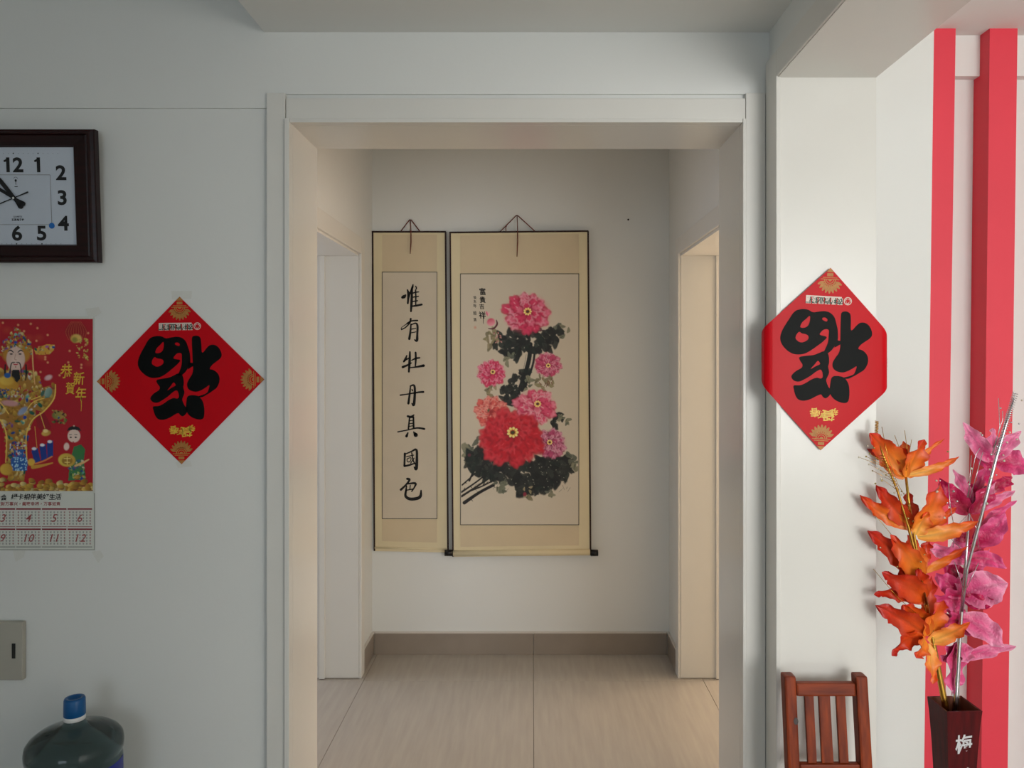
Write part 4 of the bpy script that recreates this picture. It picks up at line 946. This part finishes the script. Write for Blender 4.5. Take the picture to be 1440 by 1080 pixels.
orange = ((240, 150, 44), (232, 80, 18), (196, 22, 8)); ored = ((228, 92, 24), (208, 38, 12), (166, 12, 6)); oyel = ((248, 186, 84), (240, 124, 36), (222, 60, 16))
ob = thing('orange_flower_branch', 'orange artificial flower branch on a gold stem in the square vase', 'artificial flower', (ctr.x, ctr.y, 0.31))
tube('stem', pxpath([(1331, 1008, 0.0), (1329, 990, 0.0), (1317, 930), (1308, 880), (1297, 820), (1288, 770), (1279, 715), (1274, 671)]), [0.0085, 0.0085, 0.0075, 0.0065, 0.0048, 0.0045, 0.004, 0.0035], M['goldstem'], ob, 10)
tube('side_stem', pxpath([(1303, 850, -0.01), (1290, 790, -0.012), (1277, 740, -0.014), (1262, 690, -0.014), (1246, 650, -0.012), (1232, 612, -0.01)]), [0.004, 0.004, 0.0038, 0.003, 0.0026, 0.002], M['goldstem'], ob, 8)
OP = [ # base, tip, width, bend, depth, palette, roll
 ((1274,671),(1223,609),36,4,-0.03,orange,0.3),((1274,671),(1262,628),40,0,0.02,orange,0.0),((1275,671),(1300,618),36,-2,-0.03,orange,-0.3),((1276,668),(1349,642),13,-7,-0.02,oyel,0.2),((1277,664),(1328,617),10,4,0.03,oyel,0.0),((1271,662),(1219,631),16,3,0.02,ored,0.2),((1274,668),(1270,620),20,0,0.04,oyel,0.0),
 ((1286,745),(1232,682),28,-4,-0.03,ored,0.3),((1284,742),(1209,696),22,-10,-0.02,orange,0.1),((1287,745),(1322,679),44,-3,-0.03,orange,-0.3),((1288,744),(1345,713),18,-4,0.0,orange,0.1),((1286,742),(1276,690),22,0,0.03,ored,0.0),
 ((1290,755),(1376,733),22,-7,-0.04,oyel,0.3),((1288,752),(1306,720),26,0,-0.03,oyel,0.0),
 ((1294,812),(1220,746),30,4,-0.03,ored,0.3),((1296,812),(1252,752),34,2,-0.03,orange,0.2),((1297,806),(1276,752),24,3,0.02,orange,0.0),((1298,805),(1361,768),13,-4,-0.04,orange,0.2),((1297,795),(1306,757),18,0,0.02,ored,0.0),
 ((1300,842),(1240,805),38,10,-0.04,ored,0.3),((1302,845),(1229,836),26,12,-0.03,ored,0.2),((1300,838),(1262,792),30,3,0.02,orange,0.1),((1302,838),(1290,800),24,3,-0.04,ored,0.0),((1304,868),(1310,810),22,0,0.03,ored,0.0),
 ((1303,894),(1231,851),36,10,-0.03,ored,0.3),((1302,896),(1254,922),26,16,-0.03,ored,0.2),((1303,894),(1270,850),40,4,-0.02,orange,0.2),((1303,894),(1327,844),36,-3,-0.03,orange,-0.3),((1306,902),(1364,875),24,-6,-0.05,oyel,0.2),((1303,890),(1297,852),24,0,0.03,orange,0.0),((1304,905),(1312,962),24,-2,-0.03,oyel,0.3),((1300,898),(1288,925),26,0,-0.045,orange,0.2)]
for i, (b, t, wd, bd, dp, pal, rl) in enumerate(OP):
    petal('petal', b, t, wd, bd, dp, pal, ob, M['petal'], 100+i, ser=0.24, roll=rl, tipw=0.15)
for i, P_ in enumerate([[(1283, 715), (1262, 680), (1248, 640), (1240, 600)], [(1292, 800), (1240, 735), (1228, 722)], [(1294, 812), (1250, 770), (1232, 755)], [(1297, 870), (1262, 840), (1228, 800)], [(1276, 660), (1258, 612)], [(1280, 662), (1272, 605)], [(1274, 662), (1282, 618)]]):
    tube('wire', pxpath([(x, y, -0.02+0.01*(i % 3)) for x, y in P_]), 0.0007, M['goldstem'], ob, 5)
rb = random.Random(11)
for (x, y) in ((1208, 643), (1218, 642), (1222, 653), (1227, 662), (1236, 660), (1239, 673), (1240, 676), (1223, 638), (1229, 630), (1220, 627), (1231, 680), (1246, 668), (1258, 693), (1268, 691), (1260, 684), (1279, 711), (1284, 733), (1277, 729), (1290, 729), (1333, 635), (1317, 692), (1332, 706), (1238, 770), (1262, 797), (1295, 790), (1300, 780), (1268, 696), (1272, 694)):
    bead(on(YF-0.03+rb.uniform(-0.01, 0.01))(x, y), rb.uniform(0.0022, 0.0032), M['goldbead'] if rb.random() < 0.6 else M['pearl'], ob)
for (x, y) in ((1208, 643), (1218, 642), (1222, 653), (1227, 662), (1236, 660), (1239, 673), (1223, 638)):
    tube('wire', [on(YF-0.028)(x, y), on(YF-0.022)(1250+(y-640)*0.35, y+16)], 0.0006, M['goldstem'], ob, 5)
def coil(name, a, b, r, turns, wire, m, parent):
    A, B = Vector(a), Vector(b); ax = (B-A).normalized(); s_ = ax.cross(Vector((0, 1, 0))).normalized(); q = ax.cross(s_); pts = []
    n = turns*10
    for i in range(n+1):
        t = i/n; an = i*2*math.pi/10; pts.append(A+(B-A)*t+(s_*math.cos(an)+q*math.sin(an))*r)
    tube(name, pts, wire, m, parent, 5)
coil('gold_coil', on(YF-0.01)(1232, 612), on(YF-0.01)(1233, 592), 0.0042, 9, 0.0011, M['goldstem'], ob)
coil('gold_coil', on(YF-0.02)(1262, 690), on(YF-0.016)(1240, 640), 0.0050, 14, 0.0009, M['goldstem'], ob)

pk = ((186, 8, 72), (212, 30, 104), (232, 104, 158)); pkl = ((204, 30, 102), (224, 70, 138), (242, 164, 194)); pkd = ((136, 2, 40), (184, 8, 66), (208, 36, 100))
pb = thing('pink_flower_branch', 'glittery pink artificial flower branch on a silver stem in the square vase', 'artificial flower', (ctr.x+0.012, ctr.y+0.01, 0.31))
tube('stem', pxpath([(1343, 1005, 0.012), (1344, 985, 0.012), (1348, 920, 0.012), (1352, 860, 0.012), (1358, 790, 0.01), (1363, 722, 0.01)]), [0.008, 0.008, 0.006, 0.005, 0.004, 0.003], M['silverstem'], pb, 10)
tube('side_stem', pxpath([(1353, 860, 0.005), (1360, 800, -0.01), (1372, 755, -0.03), (1388, 695, -0.04), (1402, 640, -0.04), (1414, 600, -0.04), (1426, 560, -0.04)]), [0.004, 0.004, 0.0042, 0.0042, 0.004, 0.0035, 0.002], M['silverstem'], pb, 8)
PP = [
 ((1394,648),(1354,594),26,-4,0.0,pkl,0.2),((1394,650),(1396,602),26,0,0.02,pkl,0.0),((1396,646),(1436,606),22,3,0.0,pkl,0.2),((1400,650),(1452,664),36,12,-0.02,pk,0.3),((1394,652),(1380,612),22,0,0.03,pk,0.0),((1396,660),(1372,640),14,0,0.02,pk,0.0),
 ((1364,722),(1321,672),28,-4,-0.02,pkd,0.3),((1364,722),(1393,668),30,-3,-0.01,pkd,-0.3),((1364,722),(1362,676),26,0,0.02,pkd,0.0),((1366,716),(1401,678),16,0,-0.02,pkl,0.0),((1364,718),(1392,650),20,0,0.03,pk,0.0),
 ((1372,765),(1414,722),32,-6,-0.03,pk,0.3),((1368,758),(1430,704),16,6,0.01,pk,0.1),((1376,718),(1428,690),14,2,0.01,pkl,0.2),
 ((1360,788),(1308,772),30,4,-0.02,pkl,0.3),((1360,786),(1416,799),22,13,-0.02,pk,0.2),((1358,786),(1340,745),22,0,0.02,pkl,0.0),((1358,788),(1375,758),20,0,0.02,pk,0.0),
 ((1354,840),(1311,848),34,4,0.0,pk,0.3),((1354,838),(1316,806),30,0,0.01,pk,0.2),((1354,838),(1417,820),52,6,-0.03,pkl,0.3),((1354,842),(1402,846),22,-4,-0.04,pkd,0.2),((1352,836),(1358,795),30,0,0.02,pkl,0.0),((1354,836),(1378,800),26,0,0.02,pkd,0.0),
 ((1350,868),(1413,910),38,12,-0.04,pkl,0.3),((1350,872),(1322,880),30,2,-0.02,pk,0.2),((1350,870),(1336,846),24,0,0.02,pk,0.0),((1352,925),(1429,909),18,2,0.0,pkl,0.2),
 ((1366,705),(1340,660),16,0,0.03,pkl,0.1),((1392,690),(1424,672),18,3,0.02,pkd,0.1),((1362,760),(1330,738),22,2,0.03,pkd,0.2),((1362,775),(1390,742),24,0,0.03,pkd,0.0),((1356,815),(1325,790),24,0,0.03,pkd,0.1),((1356,812),(1392,772),24,0,0.035,pk,0.0),((1352,890),(1324,862),22,0,0.03,pkd,0.1),((1352,888),(1385,866),28,0,0.02,pk,0.2),
 ((1348,902),(1338,978),36,-3,-0.02,pk,0.35),((1350,905),(1362,932),26,0,-0.02,pkl,0.2),((1350,905),(1325,930),24,0,0.0,pk,0.2)]
for i, (b, t, wd, bd, dp, pal, rl) in enumerate(PP):
    petal('petal', b, t, wd, bd, dp, pal, pb, M['petalshine'], 300+i, ser=0.07, roll=rl, ruff=0.016, tipw=0.22, yb=0.03)
for i, P_ in enumerate([[(1363, 722), (1345, 740), (1340, 770)], [(1363, 722), (1374, 745), (1376, 770)], [(1360, 700), (1372, 640), (1378, 630)], [(1396, 640), (1406, 600), (1404, 560)], [(1398, 640), (1412, 596), (1416, 580)], [(1394, 640), (1410, 590), (1410, 578)], [(1345, 760), (1336, 710), (1334, 680)], [(1350, 770), (1320, 740)], [(1356, 830), (1342, 790)], [(1358, 830), (1376, 792)], [(1362, 700), (1366, 640)], [(1364, 700), (1382, 636)]]):
    tube('wire', pxpath([(x, y, -0.01) for x, y in P_]), 0.0009, M['silverstem'], pb, 5)
for (x, y) in ((1407, 574), (1422, 594), (1433, 596), (1437, 563), (1420, 608), (1430, 618), (1416, 622), (1411, 640), (1412, 648), (1402, 628), (1394, 639), (1400, 652), (1388, 708), (1401, 668), (1392, 660), (1379, 609), (1381, 612), (1366, 659), (1363, 681), (1394, 672), (1376, 737), (1341, 691), (1317, 676), (1322, 676), (1318, 691), (1332, 707), (1328, 728), (1346, 705)):
    bead(on(YF-0.045+rb.uniform(0, 0.02))(x, y), rb.uniform(0.0024, 0.0036), M['pearl'] if rb.random() < 0.6 else M['silverstem'], pb)
coil('silver_coil', on(YF-0.04)(1414, 600), on(YF-0.04)(1428, 552), 0.0065, 16, 0.0010, M['silverstem'], pb)
coil('silver_coil', on(YF-0.04)(1402, 640), on(YF-0.04)(1414, 600), 0.0055, 10, 0.0010, M['silverstem'], pb)

# ------------------------------------------------------------------ nail left in the hall end wall
nl = tag(tube('wall_nail', [on(YB-0.014)(883.5, 309), on(YB-0.011)(883.5, 308.6), on(YB-0.0105)(883.5, 308.4), on(YB+0.004)(883.5, 307.6)], [0.0045, 0.0045, 0.0018, 0.0018], M['darkbrown'], None, 8), 'single dark nail in the hallway wall beside the peony scroll', 'nail')
